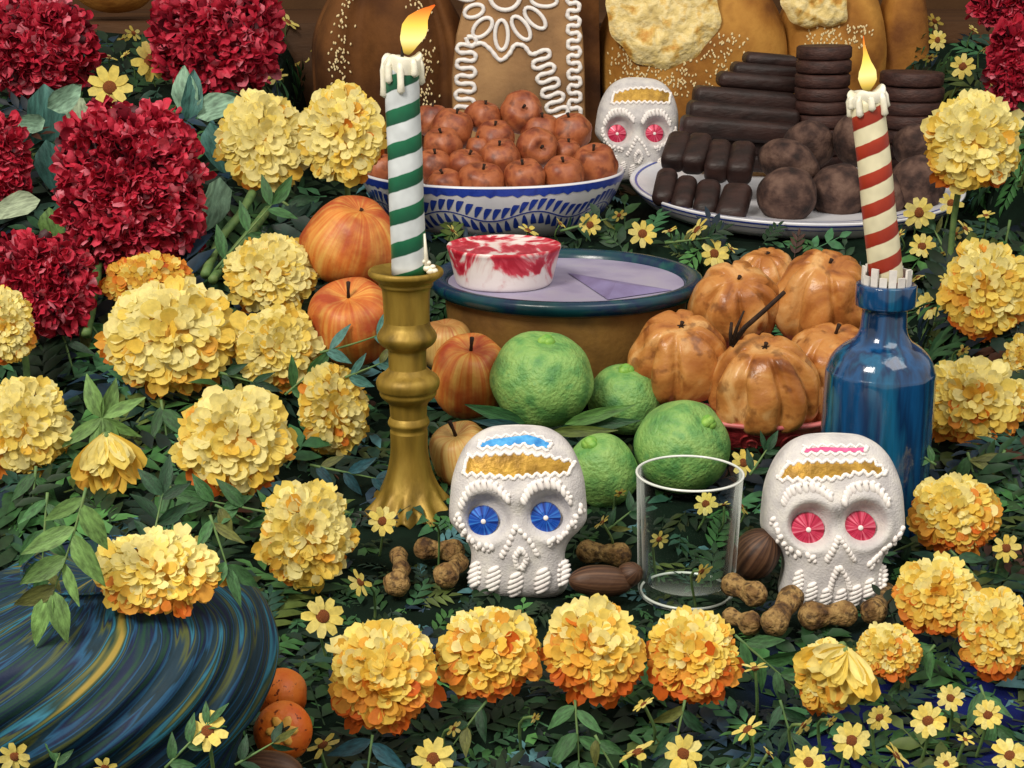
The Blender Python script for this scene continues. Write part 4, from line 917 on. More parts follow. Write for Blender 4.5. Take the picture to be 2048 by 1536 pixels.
def deco1():
    c, tp = 1036, 848; r_ = lambda p: rel(c, tp, p)
    return dict(patches=[('gold_foil_band', r_([(938, 904), (975, 899), (1047, 896), (1100, 904), (1146, 916)]), r_([(928, 938), (975, 940), (1022, 944), (1080, 938), (1133, 938)]), 'goldfoil'),
                         ('blue_icing_band', r_([(960, 880), (985, 871), (1010, 868), (1055, 863), (1078, 869), (1100, 880)]), r_([(958, 886), (985, 884), (1015, 883), (1045, 878), (1070, 884), (1096, 888)]), 'bluefoil')],
                brows=[r_([(924, 1000), (944, 966), (985, 960), (1015, 985)]), r_([(1046, 988), (1064, 962), (1108, 957), (1136, 990)])],
                cheeks=[r_([(918, 1020), (930, 1048), (952, 1072), (985, 1078)]), r_([(1160, 1004), (1145, 1030), (1122, 1056), (1096, 1068)])],
                noseline=[r_([(1029, 1040), (1018, 1070), (1004, 1096)]), r_([(1033, 1040), (1058, 1066), (1072, 1092)]), r_([(1040, 1082), (1030, 1098), (1034, 1118)]), r_([(1044, 1084), (1052, 1100), (1044, 1120)])],
                nose=rel(c, tp, [(1038, 1085)])[0], teeth=[(*r_([(x, y)])[0], 15, 24) for x, y in ((953, 1136), (988, 1143), (1031, 1154), (1083, 1147), (1123, 1136))],
                gem=[(*r_([(968, 1031)])[0], 29), (*r_([(1090, 1024)])[0], 29)]), [(*r_([(974, 1020)])[0], 42), (*r_([(1093, 1014)])[0], 42)]
d1, e1 = deco1()
skull('large white sugar skull with blue foil eyes, left of the drinking glass', 1036, 850, .925, 1., e1, 'gem_blue', d1)
def deco2():
    c, tp = 1660, 866; r_ = lambda p: rel(c, tp, p)
    return dict(patches=[('gold_foil_band', r_([(1566, 920), (1600, 914), (1660, 914), (1726, 912), (1750, 932)]), r_([(1546, 950), (1590, 950), (1650, 946), (1700, 934), (1746, 940)]), 'goldfoil'),
                         ('pink_icing_band', r_([(1596, 892), (1630, 888), (1680, 889), (1716, 888)]), r_([(1592, 899), (1630, 896), (1680, 897), (1712, 896)]), 'pinkfoil')],
                brows=[r_([(1556, 994), (1570, 972), (1612, 964), (1642, 982)]), r_([(1668, 990), (1682, 966), (1726, 962), (1752, 992)])],
                cheeks=[r_([(1540, 1028), (1550, 1058), (1575, 1086), (1612, 1096)]), r_([(1784, 1044), (1762, 1070), (1738, 1090), (1722, 1108)])],
                noseline=[r_([(1656, 1058), (1648, 1080), (1638, 1100)]), r_([(1660, 1058), (1676, 1080), (1688, 1098)]), r_([(1658, 1118), (1650, 1140), (1646, 1160)]), r_([(1664, 1116), (1678, 1138), (1684, 1156)])],
                nose=rel(c, tp, [(1662, 1090)])[0], teeth=[(*r_([(x, y)])[0], 11.5, 21) for x, y in ((1588, 1146), (1612, 1168), (1640, 1178), (1668, 1180), (1696, 1172), (1722, 1160), (1750, 1140))],
                gem=[(*r_([(1605, 1046)])[0], 31), (*r_([(1704, 1041)])[0], 30)]), [(*r_([(1609, 1036)])[0], 40), (*r_([(1708, 1030)])[0], 40)]
d2, e2 = deco2()
skull('large white sugar skull with pink foil eyes, in front of the blue bottle', 1660, 866, .915, 1.02, e2, 'gem_red', d2, yaw=-2)
def deco3():
    c, tp = 1036, 848; d, e = deco1(); d = dict(d); r_ = lambda p: rel(c, tp, p)
    d['patches'] = [('gold_foil_band', r_([(950, 900), (1000, 884), (1060, 878), (1110, 884), (1136, 892)]), r_([(942, 934), (1000, 928), (1060, 924), (1130, 924)]), 'goldfoil')]
    d['teeth'] = [(*r_([(x, y)])[0], 11, 17) for x, y in ((965, 1120), (993, 1138), (1024, 1146), (1056, 1146), (1086, 1138), (1114, 1120))]
    return d, e
d3, e3 = deco3()
skull('small white sugar skull with red foil eyes, between the apple bowl and the chocolate plate', 1266, 160, 1.80, .60, e3, 'gem_red', d3, lean=-5, roll=3)

# ------------------------------------------------------------------ nuts
def peanut(label, lobes, Y=None, lift=.008):
    pts = []; q0 = None; s = None
    for x, y, r in lobes:
        p, s = place(x, y, lift+r*4.5e-4*.5) if Y is None else P(x, y, Y)
        pts.append(p)
    q0 = sum(pts, Vector())/len(pts); path = []; rad = []
    n = len(lobes)
    for i, (x, y, r) in enumerate(lobes):
        rr = r*s
        prev = pts[i-1] if i else pts[i]-(pts[1]-pts[0]).normalized()*rr*2; nxt = pts[i+1] if i < n-1 else pts[i]+(pts[i]-pts[i-1]).normalized()*rr*2
        if i == 0:
            d = (pts[1]-pts[0]).normalized()
            for k in (1., .92, .7, .4): path.append(pts[0]-d*rr*k); rad.append(rr*math.sqrt(max(.01, 1-k*k)))
        path.append(pts[i]); rad.append(rr)
        if i < n-1: path.append((pts[i]+pts[i+1])/2); rad.append(min(rr, lobes[i+1][2]*s)*.72)
        else:
            d = (pts[i]-pts[i-1]).normalized()
            for k in (.4, .7, .92, 1.): path.append(pts[i]+d*rr*k); rad.append(rr*math.sqrt(max(.01, 1-k*k)))
    m = 44; sm = smooth_path([p-q0 for p in path], m); ra = [float(np.interp(k/m*(len(rad)-1), range(len(rad)), rad)) for k in range(m+1)]
    mb = MB(); mb.tube([tuple(p) for p in sm], ra, 20)
    V = mb.v[0]; 
    for i in range(len(V)):                                      # ridged, pitted shell
        k = i % 20; c = np.array(sm[i//20]); d = V[i]-c; f = 1+.035*math.sin(k*PI*.5*1.0)+.05*mnoise.noise(Vector(V[i]*300)); V[i] = c+d*f
    o = mb.build('peanut', M['shell']); o.location = q0; tag(o, label, 'peanut', 'peanuts in their shells')
peanut('upright three lobed peanut, leftmost of all, left of the blue eyed skull', [(797, 1112, 20), (803, 1140, 19), (794, 1166, 28)])
peanut('two lobed peanut lying flat, touching the blue eyed skull at left', [(850, 1098, 23), (905, 1103, 25)])
peanut('slanting peanut under the flat one, left of the blue eyed skull', [(918, 1126, 20), (893, 1150, 27)])
peanut('two lobed peanut lying between the blue eyed skull and the glass', [(1176, 1104, 24), (1238, 1110, 25)])
peanut('two lobed peanut right against the foot of the glass', [(1466, 1170, 25), (1508, 1188, 27)], lift=.012)
peanut('peanut half hidden below the one at the foot of the glass', [(1462, 1234, 19), (1498, 1246, 26)])
peanut('tall slanting peanut left of the pink eyed skull\'s chin', [(1582, 1196, 27), (1550, 1244, 29)], lift=.013)
peanut('two lobed peanut lying under the teeth of the pink eyed skull', [(1626, 1232, 30), (1688, 1228, 27)])
peanut('slanting peanut at the right of the pink eyed skull\'s chin', [(1774, 1184, 19), (1748, 1222, 27)])
fruit('striped_nut', 'dark striped nut between the blue eyed skull and the foot of the glass', 'nut', 1202, 1162, 64, 66*2, .90, (-1, -.2, .12), 'nut', stem=0, group='striped nuts', dimple=0, power=.9, noise_amp=.02)
fruit('striped_nut', 'small dark nut beside the glass, right of the larger striped nut', 'nut', 1258, 1150, 50, 64, .905, (.4, -.5, .5), 'nut', stem=0, group='striped nuts', dimple=0, noise_amp=.03)
fruit('striped_nut', 'large brown striped nut between the glass and the pink eyed skull', 'nut', 1512, 1108, 92, 112, .92, (.5, -.3, 1), 'nut', stem=0, group='striped nuts', dimple=0, noise_amp=.02)
fruit('striped_nut', 'purple brown nut cut by the bottom edge below the oranges', 'nut', 548, 1538, 70, 120, .635, (1, -.2, -.1), 'nut', stem=0, group='striped nuts', dimple=0, noise_amp=.02)
t = fruit('freckled_orange', 'round freckled orange with dark star calyx at the bottom, right of the blue vase', 'orange', 567, 1462, 118, 104, .68, (.1, -1, .55), 'orange', stem=0, group='freckled oranges', dimple=.04, noise_amp=.02)
h_ = 52*P(567, 1462, .68)[1]; mb = MB(); mb2 = MB()
for k in range(6):
    a = k*PI/3; mb2.ell((.0042*math.cos(a), .0042*math.sin(a), h_*.93), (.0042, .0026, .0008), Matrix.Rotation(a, 3, 'Z')); mb.ell((.0022*math.cos(a+.5), .0022*math.sin(a+.5), h_*.95), (.0026, .0011, .0009), Matrix.Rotation(a+.5, 3, 'Z'))
mb2.build('yellow_ring', M['yellowcal'], t); mb.build('calyx', M['calyx'], t)
fruit('freckled_orange', 'pear shaped freckled orange fruit behind the round one, right of the blue vase', 'orange', 562, 1392, 104, 108, .72, (.25, 0, 1), 'orange', stem=0, group='freckled oranges', dimple=.02, taper=-.06, noise_amp=.03)

# ------------------------------------------------------------------ blue vase
def vase():
    Y = .645; px = 215; c, s = P(px, 1340, Y); z0 = -.003
    t = thing('swirled_vase', 'dark blue swirled glazed vase at the lower left, filled with marigolds', 'vase', (c.x, Y, z0))
    z = lambda py: zpx(py, px, Y)-z0
    pr = [(.0005, 0), (195*s, 0), (215*s, .004), (255*s, z(1470)), (305*s, z(1400)), (334*s, z(1325)), (326*s, z(1262)), (292*s, z(1208)), (240*s, z(1176)), (190*s, z(1160)), (150*s, z(1148)), (140*s, z(1136)), (148*s, z(1128)), (142*s, z(1126)), (128*s, z(1136)), (.0005, z(1150))]
    sm = [(p.x, p.y) for p in smooth_path([(a, b, 0) for a, b in pr], 150)]
    V = []; Fc = []; C_ = []; nu = 220; H_ = z(1128)
    for i, (r, zz) in enumerate(sm):
        v = i/len(sm); tw = 1.6*max(0., zz/H_)**1.3
        for j in range(nu):
            a = 2*PI*j/nu; u = (j/nu-tw/(2*PI)*1.35); k = 1+(.026*math.sin(u*2*PI*22)+.014*math.sin(u*2*PI*13+1))*math.sin(PI*min(1, max(0, zz/H_)))
            V.append((r*k*math.cos(a), r*k*math.sin(a), zz)); C_.append((math.cos(2*PI*u), math.sin(2*PI*u), v, 1))
    for i in range(len(sm)-1):
        for j in range(nu): q = (j+1) % nu; Fc.append((i*nu+j, i*nu+q, (i+1)*nu+q, (i+1)*nu+j))
    mb = MB(); mb.add(V, Fc); mb.c[0] = np.array(C_); o = mb.build('vase_body', M['swirl'], t)
vase()

# ------------------------------------------------------------------ marigolds
def petal_geo(nx=2, ny=4, cup=.22, curl=.22, notch=.06, ruf=.05):
    V = []; Fc = []
    for i in range(ny+1):
        t = i/ny; w_ = .50*(.30+.70*math.sin(PI*(.05+.60*t)))*(1 if t < .99 else .70)
        for j in range(nx+1):
            u = -1+2*j/nx; V.append((w_*u, t-(notch if (abs(u) < .1 and i == ny) else 0)-.07*u*u*t, cup*w_*u*u+curl*t*t-.02+ruf*math.sin(j*2.9+i*1.3)*t))
    for i in range(ny):
        for j in range(nx): a = i*(nx+1)+j; Fc.append((a, a+1, a+nx+2, a+nx+1))
    return np.array(V), Fc
PET = [petal_geo(3, 4, .2, .1), petal_geo(4, 4, .4, .25, .1, .09), petal_geo(3, 4, .1, -.1, .0, .07)]
PET_M = [MB().add(*g).mesh('petal', M['petal_o']) for g in PET]
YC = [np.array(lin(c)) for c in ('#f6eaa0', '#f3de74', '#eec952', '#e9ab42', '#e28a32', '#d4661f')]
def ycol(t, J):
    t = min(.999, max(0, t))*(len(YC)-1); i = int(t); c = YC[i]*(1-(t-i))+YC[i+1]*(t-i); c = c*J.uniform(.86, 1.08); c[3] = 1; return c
def stem_to(t, pos, rad, end=None):
    g = end if end is not None else Vector((pos.x, pos.y+.035, float(zg(pos.x, pos.y+.035))-.01))
    a = Vector((0, .012, -.004)); b = g-pos
    MB().tube(smooth_path([a*0+Vector((0, .006, 0)), a+b*.35+Vector((0, .012, 0)), b], 8), rad, 7).build('stem', M['stem'], t)
def marigold(px, py, w_, h_, label, tilt=(0, 0), tone=0., low=.25, seed=0, n=300, lift=None, Y=None, grp='marigolds', big=1.0, stem_end=None):
    s0 = 1.15/F; pos, s = P(px, py, Y) if Y else place(px, py, (lift if lift is not None else .95*min(w_, h_)/2*s0+.012))
    J = random.Random(seed*13+int(px)); t = thing('marigold', label, 'marigold', pos, grp)
    A = vframe(pos, tilt); a, b = w_/2*s, h_/2*s; c = .50*min(a, b); sz = min(a, b)
    up = A.inverted() @ Vector((0, 0, 1))
    mb = MB(); core = MB(); V, Fc = SPH2; core.add(V, Fc, A.to_4x4() @ Matrix.Diagonal((a*.62, b*.62, c*.55, 1)), tuple(lin('#d9a23c')))
    core.build('flower_heart', M['petal_a'], t)
    lump = J.uniform(0, 6); gold = PI*(3-math.sqrt(5))
    for i in range(n):
        f = (i+.5)/n; th = math.acos(1-f*1.22); ph = i*gold+J.uniform(-.15, .15)
        d = Vector((math.sin(th)*math.cos(ph), math.sin(th)*math.sin(ph), math.cos(th))); tg = Vector((math.cos(th)*math.cos(ph), math.cos(th)*math.sin(ph), -math.sin(th)))
        k = .84+(.035*math.sin(5*ph+lump)+.03*math.sin(2*ph+lump*2))*math.sin(th)+J.uniform(-.05, .07)
        L_ = sz*(.205+.10*f)*big*J.uniform(.7, 1.35); base = Vector((a*k*d.x, b*k*d.y, c*k*d.z))-d*L_*.5-tg*L_*.25
        ax = (d*J.uniform(.25, .95)+tg*J.uniform(.5, 1.1)+Vector((J.gauss(0, .28), J.gauss(0, .28), J.gauss(.05, .15)))).normalized()
        nn = (d*1.0-tg*.35+Vector((J.gauss(0, .25), J.gauss(0, .25), .35))); nn = (nn-ax*nn.dot(ax)).normalized(); x = ax.cross(nn)
        R = Matrix((x, ax, nn)).transposed()
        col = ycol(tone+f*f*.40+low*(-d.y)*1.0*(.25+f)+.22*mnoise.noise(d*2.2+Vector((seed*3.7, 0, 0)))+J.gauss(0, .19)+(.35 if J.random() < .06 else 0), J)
        if f > .90:                                              # the outermost ruffle: loose petals of their own
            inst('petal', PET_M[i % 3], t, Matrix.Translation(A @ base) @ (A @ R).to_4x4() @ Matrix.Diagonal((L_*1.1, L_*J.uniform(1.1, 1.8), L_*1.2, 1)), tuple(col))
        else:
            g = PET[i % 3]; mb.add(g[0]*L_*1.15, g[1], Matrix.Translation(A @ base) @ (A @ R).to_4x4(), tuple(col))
    mb.build('petal_cluster', M['petal_a'], t, kind='stuff')
    stem_to(t, pos, .0028, stem_end); return t
vm = P(250, 1110, .66)[0]
MG = [(528, 282, 186, 200, 'pale yellow marigold below the upper middle cockscomb', (-8, 8), -.05, .12), (684, 268, 172, 212, 'pale yellow marigold touching the left end of the talavera bowl', (-5, -12), -.02, .15),
      (542, 547, 188, 168, 'marigold left of the largest orange apple', (-10, 0), .0, .2), (342, 672, 278, 236, 'biggest marigold, below the dark red box shaped cockscomb', (-14, 0), .02, .3),
      (556, 695, 168, 172, 'marigold just right of the biggest one', (0, 10), .02, .2), (12, 650, 112, 164, 'marigold cut by the left edge, below the lowest cockscomb', (0, 0), .0, .2),
      (52, 850, 178, 205, 'large marigold at the left edge above the drooping leaves', (-6, 10), .0, .3), (472, 880, 225, 222, 'marigold in the middle of the left bank, right of the drooping one', (-4, 4), .04, .25),
      (668, 822, 146, 206, 'tall narrow marigold left of the brass candlestick\'s lower half', (0, 25), .06, .12), (616, 1068, 196, 214, 'marigold left of the candlestick foot, above the peanuts', (0, 18), .03, .2),
      (768, 1348, 222, 228, 'orange tipped marigold, leftmost in the front row', (-18, 0), 0.30, .5), (978, 1302, 208, 196, 'marigold in the front row under the blue eyed skull', (-16, -4), 0.28, .5),
      (1190, 1298, 206, 208, 'marigold in the front row between the skull and the glass', (-16, 4), 0.31, .5), (1386, 1312, 188, 186, 'marigold in the front row below the glass', (-14, 0), 0.30, .5),
      (1778, 1302, 122, 112, 'small marigold in the front row below the slanting right peanut', (-10, 0), .22, .4), (1872, 1192, 158, 164, 'orange marigold right of the pink eyed skull\'s chin', (-10, 0), .25, .5),
      (1992, 1264, 150, 182, 'tall orange marigold at the right edge, low', (-10, 10), .26, .45), (1908, 1026, 180, 160, 'deep yellow marigold right of the pink eyed skull\'s forehead', (-12, -6), .26, .4),
      (1946, 802, 204, 190, 'marigold right of the blue bottle\'s body', (-10, 0), .15, .4), (1972, 582, 170, 214, 'orange flecked marigold right of the bottle neck', (-6, 6), .20, .4),
      (1946, 284, 190, 194, 'pale marigold right of the short chocolate tablet stack', (-6, 10), .0, .35), (2040, 722, 66, 110, 'small marigold cut by the right edge beside the bottle', (0, 0), .22, .3)]
MGY = {0: 1.42, 1: 1.40, 5: 1.13, 20: 1.28}
for i, (x, y, ww, hh, lb, tl, tn, lo_) in enumerate(MG):
    marigold(x, y, ww, hh, lb, tl, tn, lo_, seed=i, Y=MGY.get(i))
marigold(296, 562, 196, 112, 'orange marigold squeezed between the box shaped cockscomb and the biggest marigold', (-10, 0), .42, .1, seed=51, lift=.05)
marigold(314, 1142, 258, 190, 'marigold resting on the rim of the blue vase', (-22, 0), .05, .4, seed=31, Y=.615, stem_end=P(230, 1190, .66)[0])
def side_marigold(px, py, label, ang, L_, n, spread, seed, Y=None):      # a half-open bloom seen from the side
    pos, s = P(px, py, Y) if Y else place(px, py, .05); J = random.Random(seed); t = thing('marigold', label, 'marigold', pos, 'marigolds'); A = vframe(pos)
    for i in range(n):
        for lay in range(2):
            an = math.radians(ang+spread*(-1+2*(i+.5)/n)+J.uniform(-6, 6)); d = Vector((math.cos(an), math.sin(an), J.uniform(-.15, .3)+lay*.25)).normalized(); nn = Vector((0, 0, 1)); nn = (nn-d*nn.dot(d)).normalized(); x = d.cross(nn)
            R = Matrix((x, d, nn)).transposed(); l = L_*s*J.uniform(.8, 1.1)*(1 if lay == 0 else .75)
            inst('petal', PET_M[i % 3], t, Matrix.Translation(A @ Vector((J.uniform(-4, 4)*s, J.uniform(-4, 4)*s, lay*6*s))) @ (A @ R).to_4x4() @ Matrix.Diagonal((l*.42, l, l*.8, 1)), tuple(ycol(.12+.3*(1-lay)+J.gauss(0, .12), J)))
    MB().ell((0, 0, 0), (9*s, 9*s, 9*s), hi=True).build('calyx', M['stem'], t); stem_to(t, pos, .0022)
side_marigold(212, 872, 'drooping half open marigold seen from behind, under star shaped leaves', -90, 108, 12, 46, 5)
side_marigold(1690, 1300, 'loose long petalled marigold in the front row, below the pink eyed skull', -110, 112, 12, 62, 6)
marigold(1652, 1352, 118, 140, 'elongated marigold with long pale petals, just left of the small front one', (-12, 0), .12, .35, seed=41, big=1.35)

# ------------------------------------------------------------------ cockscombs
RC = [np.array(lin(c)) for c in ('#3c0914', '#86162a', '#b52038', '#cf3048', '#dd4c62', '#e68494')]
RUF = petal_geo(3, 3, .6, .5, .12)
def cockscomb(px, py, w_, h_, label, boxy=1., n=900, seed=0, Y=None, lift=.065):
    pos, s = P(px, py, Y) if Y else place(px, py, lift); J = random.Random(seed); t = thing('cockscomb', label, 'cockscomb', pos, 'red cockscombs'); A = vframe(pos)
    a, b = w_/2*s, h_/2*s; c = min(a, b)*.55; mb = MB(); gold = PI*(3-math.sqrt(5)); nz = lambda v: mnoise.noise(Vector(v)*3.2+Vector((seed*5.3, 0, 0)))
    core = MB(); V, Fc = SPH2
    def shape(d):
        sx = math.copysign(abs(d.x)**boxy, d.x); sy = math.copysign(abs(d.y)**boxy, d.y); k = .86+.18*nz(d)+.07*mnoise.noise(d*9+Vector((seed, 0, 0)))
        return Vector((a*sx*k, b*sy*k, c*d.z*k))
    core.add([tuple(A @ (shape(Vector(v))*.80)) for v in V], Fc, None, tuple(RC[0])); core.build('bloom_core', M['comb_a'], t)
    for i in range(n):
        pq = 2/boxy                                              # spread evenly over the face, then round the flanks
        if i % 4:
            while True:
                x_, y_ = J.uniform(-1, 1), J.uniform(-1, 1); e_ = abs(x_)**pq+abs(y_)**pq
                if e_ < 1: break
            d = Vector((x_, y_, math.sqrt(1-e_)))
        else:
            an_ = i*gold; c_, s_ = math.cos(an_), math.sin(an_); r_ = (abs(c_)**pq+abs(s_)**pq)**(-1/pq); d = Vector((c_*r_, s_*r_, J.uniform(-.45, .25)))
        k_ = (.86+.18*nz(d)+.07*mnoise.noise(d*9+Vector((seed, 0, 0))))*J.uniform(.92, 1.03); p = Vector((a*d.x*k_, b*d.y*k_, c*d.z*k_)); L_ = 17*s*J.uniform(.7, 1.5)
        ax = (d.normalized()*.8+Vector((J.gauss(0, .6), J.gauss(0, .6), J.gauss(0, .4)))).normalized(); r_ = Vector((J.gauss(0, 1), J.gauss(0, 1), J.gauss(0, 1))); nn = (r_-ax*r_.dot(ax)).normalized(); x = ax.cross(nn)
        R = Matrix((x, ax, nn)).transposed(); q = .5+.55*mnoise.noise(p*160)+J.gauss(0, .2); q = min(.999, max(0, q))*(len(RC)-1); k = int(q); col = RC[k]*(1-(q-k))+RC[min(k+1, 5)]*(q-k); col[3] = 1
        mb.add(RUF[0]*L_*1.15, RUF[1], Matrix.Translation(A @ (p-ax*L_*.5)) @ (A @ R).to_4x4(), tuple(col))
    mb.build('ruffled_bloom', M['comb_a'], t, kind='stuff'); stem_to(t, pos, .004)
cockscomb(72, 92, 245, 205, 'bright red cockscomb in the upper left corner', .8, 1000, 1)
cockscomb(432, 74, 268, 236, 'red cockscomb at the top, between the small yellow flowers and the dark bread', .8, 1100, 2)
cockscomb(264, 375, 300, 350, 'dark red box shaped cockscomb, largest of all, in the left bank', .62, 1900, 3, lift=.085)
cockscomb(2, 325, 104, 200, 'red cockscomb cut by the left edge beside pale drooping leaves', .8, 500, 4)
cockscomb(70, 570, 240, 220, 'shaggy red cockscomb at the left, below the largest one', .8, 1000, 5)
cockscomb(2020, 10, 150, 70, 'red cockscomb in the upper right corner', .8, 500, 6, Y=1.82)
cockscomb(2026, 130, 96, 180, 'narrow red cockscomb at the right edge, below the corner one', .8, 500, 7, Y=1.74)

# ------------------------------------------------------------------ small yellow daisies
def daisy_petal():
    V = []; Fc = []
    for i in range(5):
        t_ = i/4; w_ = .27*math.sin(PI*(.10+.74*t_))**.7
        for u in (-1, 0, 1): V.append((w_*u, t_, .10*t_-.12*t_*t_+.10*w_*abs(u)))
    for i in range(4):
        for j in range(2): a = i*3+j; Fc.append((a, a+1, a+4, a+3))
    return MB().add(V, Fc).mesh('petal', M['petal_o'])
DP = daisy_petal(); DC = MB().ell((0, 0, 0), (1, 1, .5), hi=True).mesh('flower_center', M['disc'])
DG = 'small yellow flowers'
def daisy(px, py, dia, label, side=0., seed=0, Y=None, tone=0.):
    pos, s = P(px, py, Y) if Y else place(px, py, .038); J = random.Random(seed+int(px)); t = thing('yellow_daisy', 'small yellow flower '+label, 'flower', pos, DG)
    A = vframe(pos, (J.uniform(-22, 6)+side*J.choice((-60, 55)), J.uniform(-20, 20)+side*J.choice((-30, 30)))); R_ = dia/2*s*1.08; n = J.choice((8, 9, 9, 10)) if side < .5 else J.choice((6, 7, 8))
    a0 = J.uniform(0, 6)
    for k in range(n):
        an = a0+2*PI*k/n+J.uniform(-.09, .09); l = R_*J.uniform(.70, .82); el = J.uniform(-.12, .35); c = ycol(.18+tone+J.gauss(0, .06), J)
        Mx = Matrix.Rotation(an-PI/2, 3, 'Z') @ Matrix.Rotation(el, 3, 'X')
        inst('petal', DP, t, (A @ Mx).to_4x4() @ Matrix.Translation((0, R_*.26, .0004)) @ Matrix.Diagonal((l*1.12, l, l, 1)), tuple(c))
    inst('flower_center', DC, t, A.to_4x4() @ Matrix.Translation((0, 0, R_*.04)) @ Matrix.Diagonal((R_*.34, R_*.34, R_*.34, 1)))
    g = Vector((pos.x+J.uniform(-.006, .006), pos.y+.02, float(zg(pos.x, pos.y+.02))-.004)); MB().tube(smooth_path([(0, 0, 0), tuple((A @ Vector((0, 0, -.008)))+(g-pos)*.3), tuple(g-pos)], 6), .0009, 5).build('stem', M['stem'], t)
DS = [(300, 122, 70, 'left of the upper middle cockscomb, upper of a pair', 0), (220, 175, 78, 'on top of the box shaped cockscomb, lower of a pair', 0), (597, 95, 68, 'between the top cockscomb and the dark bread', 0), (575, 45, 44, 'half closed above the one beside the dark bread', 1), (550, 155, 48, 'half closed just above the pale marigolds', 1),
      (243, 80, 34, 'cluster bud left of the top cockscomb', 1), (268, 66, 32, 'bud near the brown shelf, highest at upper left', 1), (318, 74, 26, 'tiny bud touching the top cockscomb', 1), (218, 116, 30, 'tiny bud right of the corner cockscomb', 1), (252, 110, 22, 'tiniest bud in the gap left of the top cockscomb', 1),
      (1824, 38, 44, 'highest at the upper right, beside the plain bread', 0), (1870, 42, 34, 'half open, right of the highest one at upper right', 1), (1876, 80, 36, 'below the half open one at upper right', 0), (1926, 133, 46, 'left of the narrow right cockscomb', 0), (1860, 114, 26, 'bud above the short tablet stack', 1), (1984, 168, 28, 'bud under the narrow right cockscomb', 1), (1968, 98, 16, 'speck sized bud at the edge of the right cockscomb', 1),
      (1180, 450, 42, 'under the right end of the talavera bowl', 0), (1285, 468, 52, 'between the bowl and the plate, above the pot rim', 0), (1395, 460, 50, 'half closed against the plate\'s lower left edge', 1), (1428, 508, 54, 'between the pot rim and the back squash', 0), (1056, 462, 40, 'peeping over the marbled dish', 1), (1238, 430, 28, 'bud at the bowl\'s right foot', 1), (905, 462, 30, 'bud behind the left of the marbled dish', 1),
      (1838, 425, 58, 'on the right edge of the plate, right of the candle', 0), (1902, 406, 44, 'at the far right tip of the plate', 0), (1930, 458, 40, 'half open below the tip of the plate', 1), (1910, 468, 34, 'bud left of the half open one below the plate', 1), (1844, 493, 48, 'right of the red striped candle\'s foot', 0), (1886, 506, 18, 'tiny bud left of the orange flecked marigold', 1), (1836, 556, 32, 'half closed beside the bottle\'s lip', 1), (1860, 612, 52, 'right of the bottle neck', 0), (1972, 432, 34, 'half open above the orange flecked marigold', 1),
      (1486, 926, 50, 'between the glass rim and the pink eyed skull', 0), (1412, 1008, 46, 'seen through the glass, upper', 0), (1318, 1078, 38, 'seen through the glass at its left', 1), (1402, 1142, 44, 'seen through the glass near its bottom', 1), (765, 1042, 54, 'below the candlestick foot', 0), (722, 1164, 52, 'half closed left of the leftmost peanut', 1), (645, 1233, 78, 'dark eyed, below the marigold by the candlestick', 0), (1205, 1046, 34, 'orange, right of the blue eyed skull', 1), (1484, 1012, 34, 'half closed between glass and skull', 1), (862, 1046, 18, 'tiny bud at the candlestick\'s foot', 1),
      (645, 1488, 62, 'half closed right of the round orange', 1), (866, 1518, 76, 'cut by the bottom edge below the two left front marigolds', 0),
      (1510, 1338, 48, 'half closed right of the front marigold below the glass', 1), (1068, 1434, 24, 'tiny bud under the front row\'s middle', 1), (906, 1456, 34, 'bud drooping under the front marigold below the skull', 1), (1288, 1410, 44, 'half closed under the gap right of the third front marigold', 1), (1366, 1508, 72, 'dark eyed, at the bottom below the glass', 0), (1276, 1506, 72, 'half closed at the bottom, left of the dark eyed one', 1), (1496, 1460, 62, 'half closed at the bottom centre right', 1), (1606, 1450, 44, 'half closed under the elongated marigold', 1),
      (1703, 1482, 68, 'wide open at the lower right on blue cloth', 0), (1758, 1434, 50, 'right above the wide open one on blue cloth', .4), (1856, 1442, 64, 'centre of the lower right group', 0), (1902, 1396, 50, 'topmost of the lower right group', 0), (1976, 1430, 54, 'orange, rightmost of the lower right group', 0), (1617, 1525, 64, 'cut by the bottom edge, left of the wide open one', 0), (1792, 1512, 54, 'half closed at the bottom of the lower right group', 1), (1893, 1528, 42, 'cut by the bottom edge in the lower right group', 0), (2020, 1512, 66, 'in the lower right corner', .4), (2012, 1096, 52, 'at the right edge between two marigolds', 0), (1536, 1506, 30, 'bud at the bottom right of centre', 1),
      (640, 428, 34, 'bud left of the largest orange apple', 1), (1340, 462, 30, 'bud right between two open flowers above the pot rim', 1), (1462, 498, 26, 'bud just left of the back squash', 1), (1120, 448, 26, 'bud at the foot of the talavera bowl, above the dish', 1), (1890, 560, 30, 'bud between the bottle lip and the orange flecked marigold', 1), (1925, 700, 28, 'bud between two right bank marigolds', 1), (1800, 470, 26, 'bud at the plate\'s edge right of the candle', 1), (1880, 338, 26, 'bud left of the pale right marigold', 1), (180, 120, 28, 'bud on the right flank of the corner cockscomb', 1), (350, 118, 26, 'bud left under the top cockscomb', 1), (1946, 60, 24, 'bud left of the corner cockscomb at right', 1), (1905, 210, 26, 'bud above the pale right marigold', 1), (1448, 1010, 26, 'bud behind the right wall of the glass', 1), (1240, 985, 24, 'bud left of the glass below the light green citrus', 1), (1660, 1440, 26, 'bud under the small front marigolds', 1), (1930, 1480, 34, 'half open between the lower right group and the corner', .7)]
for i, (x, y, d, lb, sd) in enumerate(DS): daisy(x, y, d, lb, sd, i)
daisy(415, 1463, 74, 'in front of the blue vase\'s right side', 0, 90, Y=.575); daisy(30, 1512, 60, 'half closed in the lower left corner before the vase', .8, 91, Y=.56); daisy(210, 1534, 46, 'cut by the bottom edge before the vase', .5, 92, Y=.56)

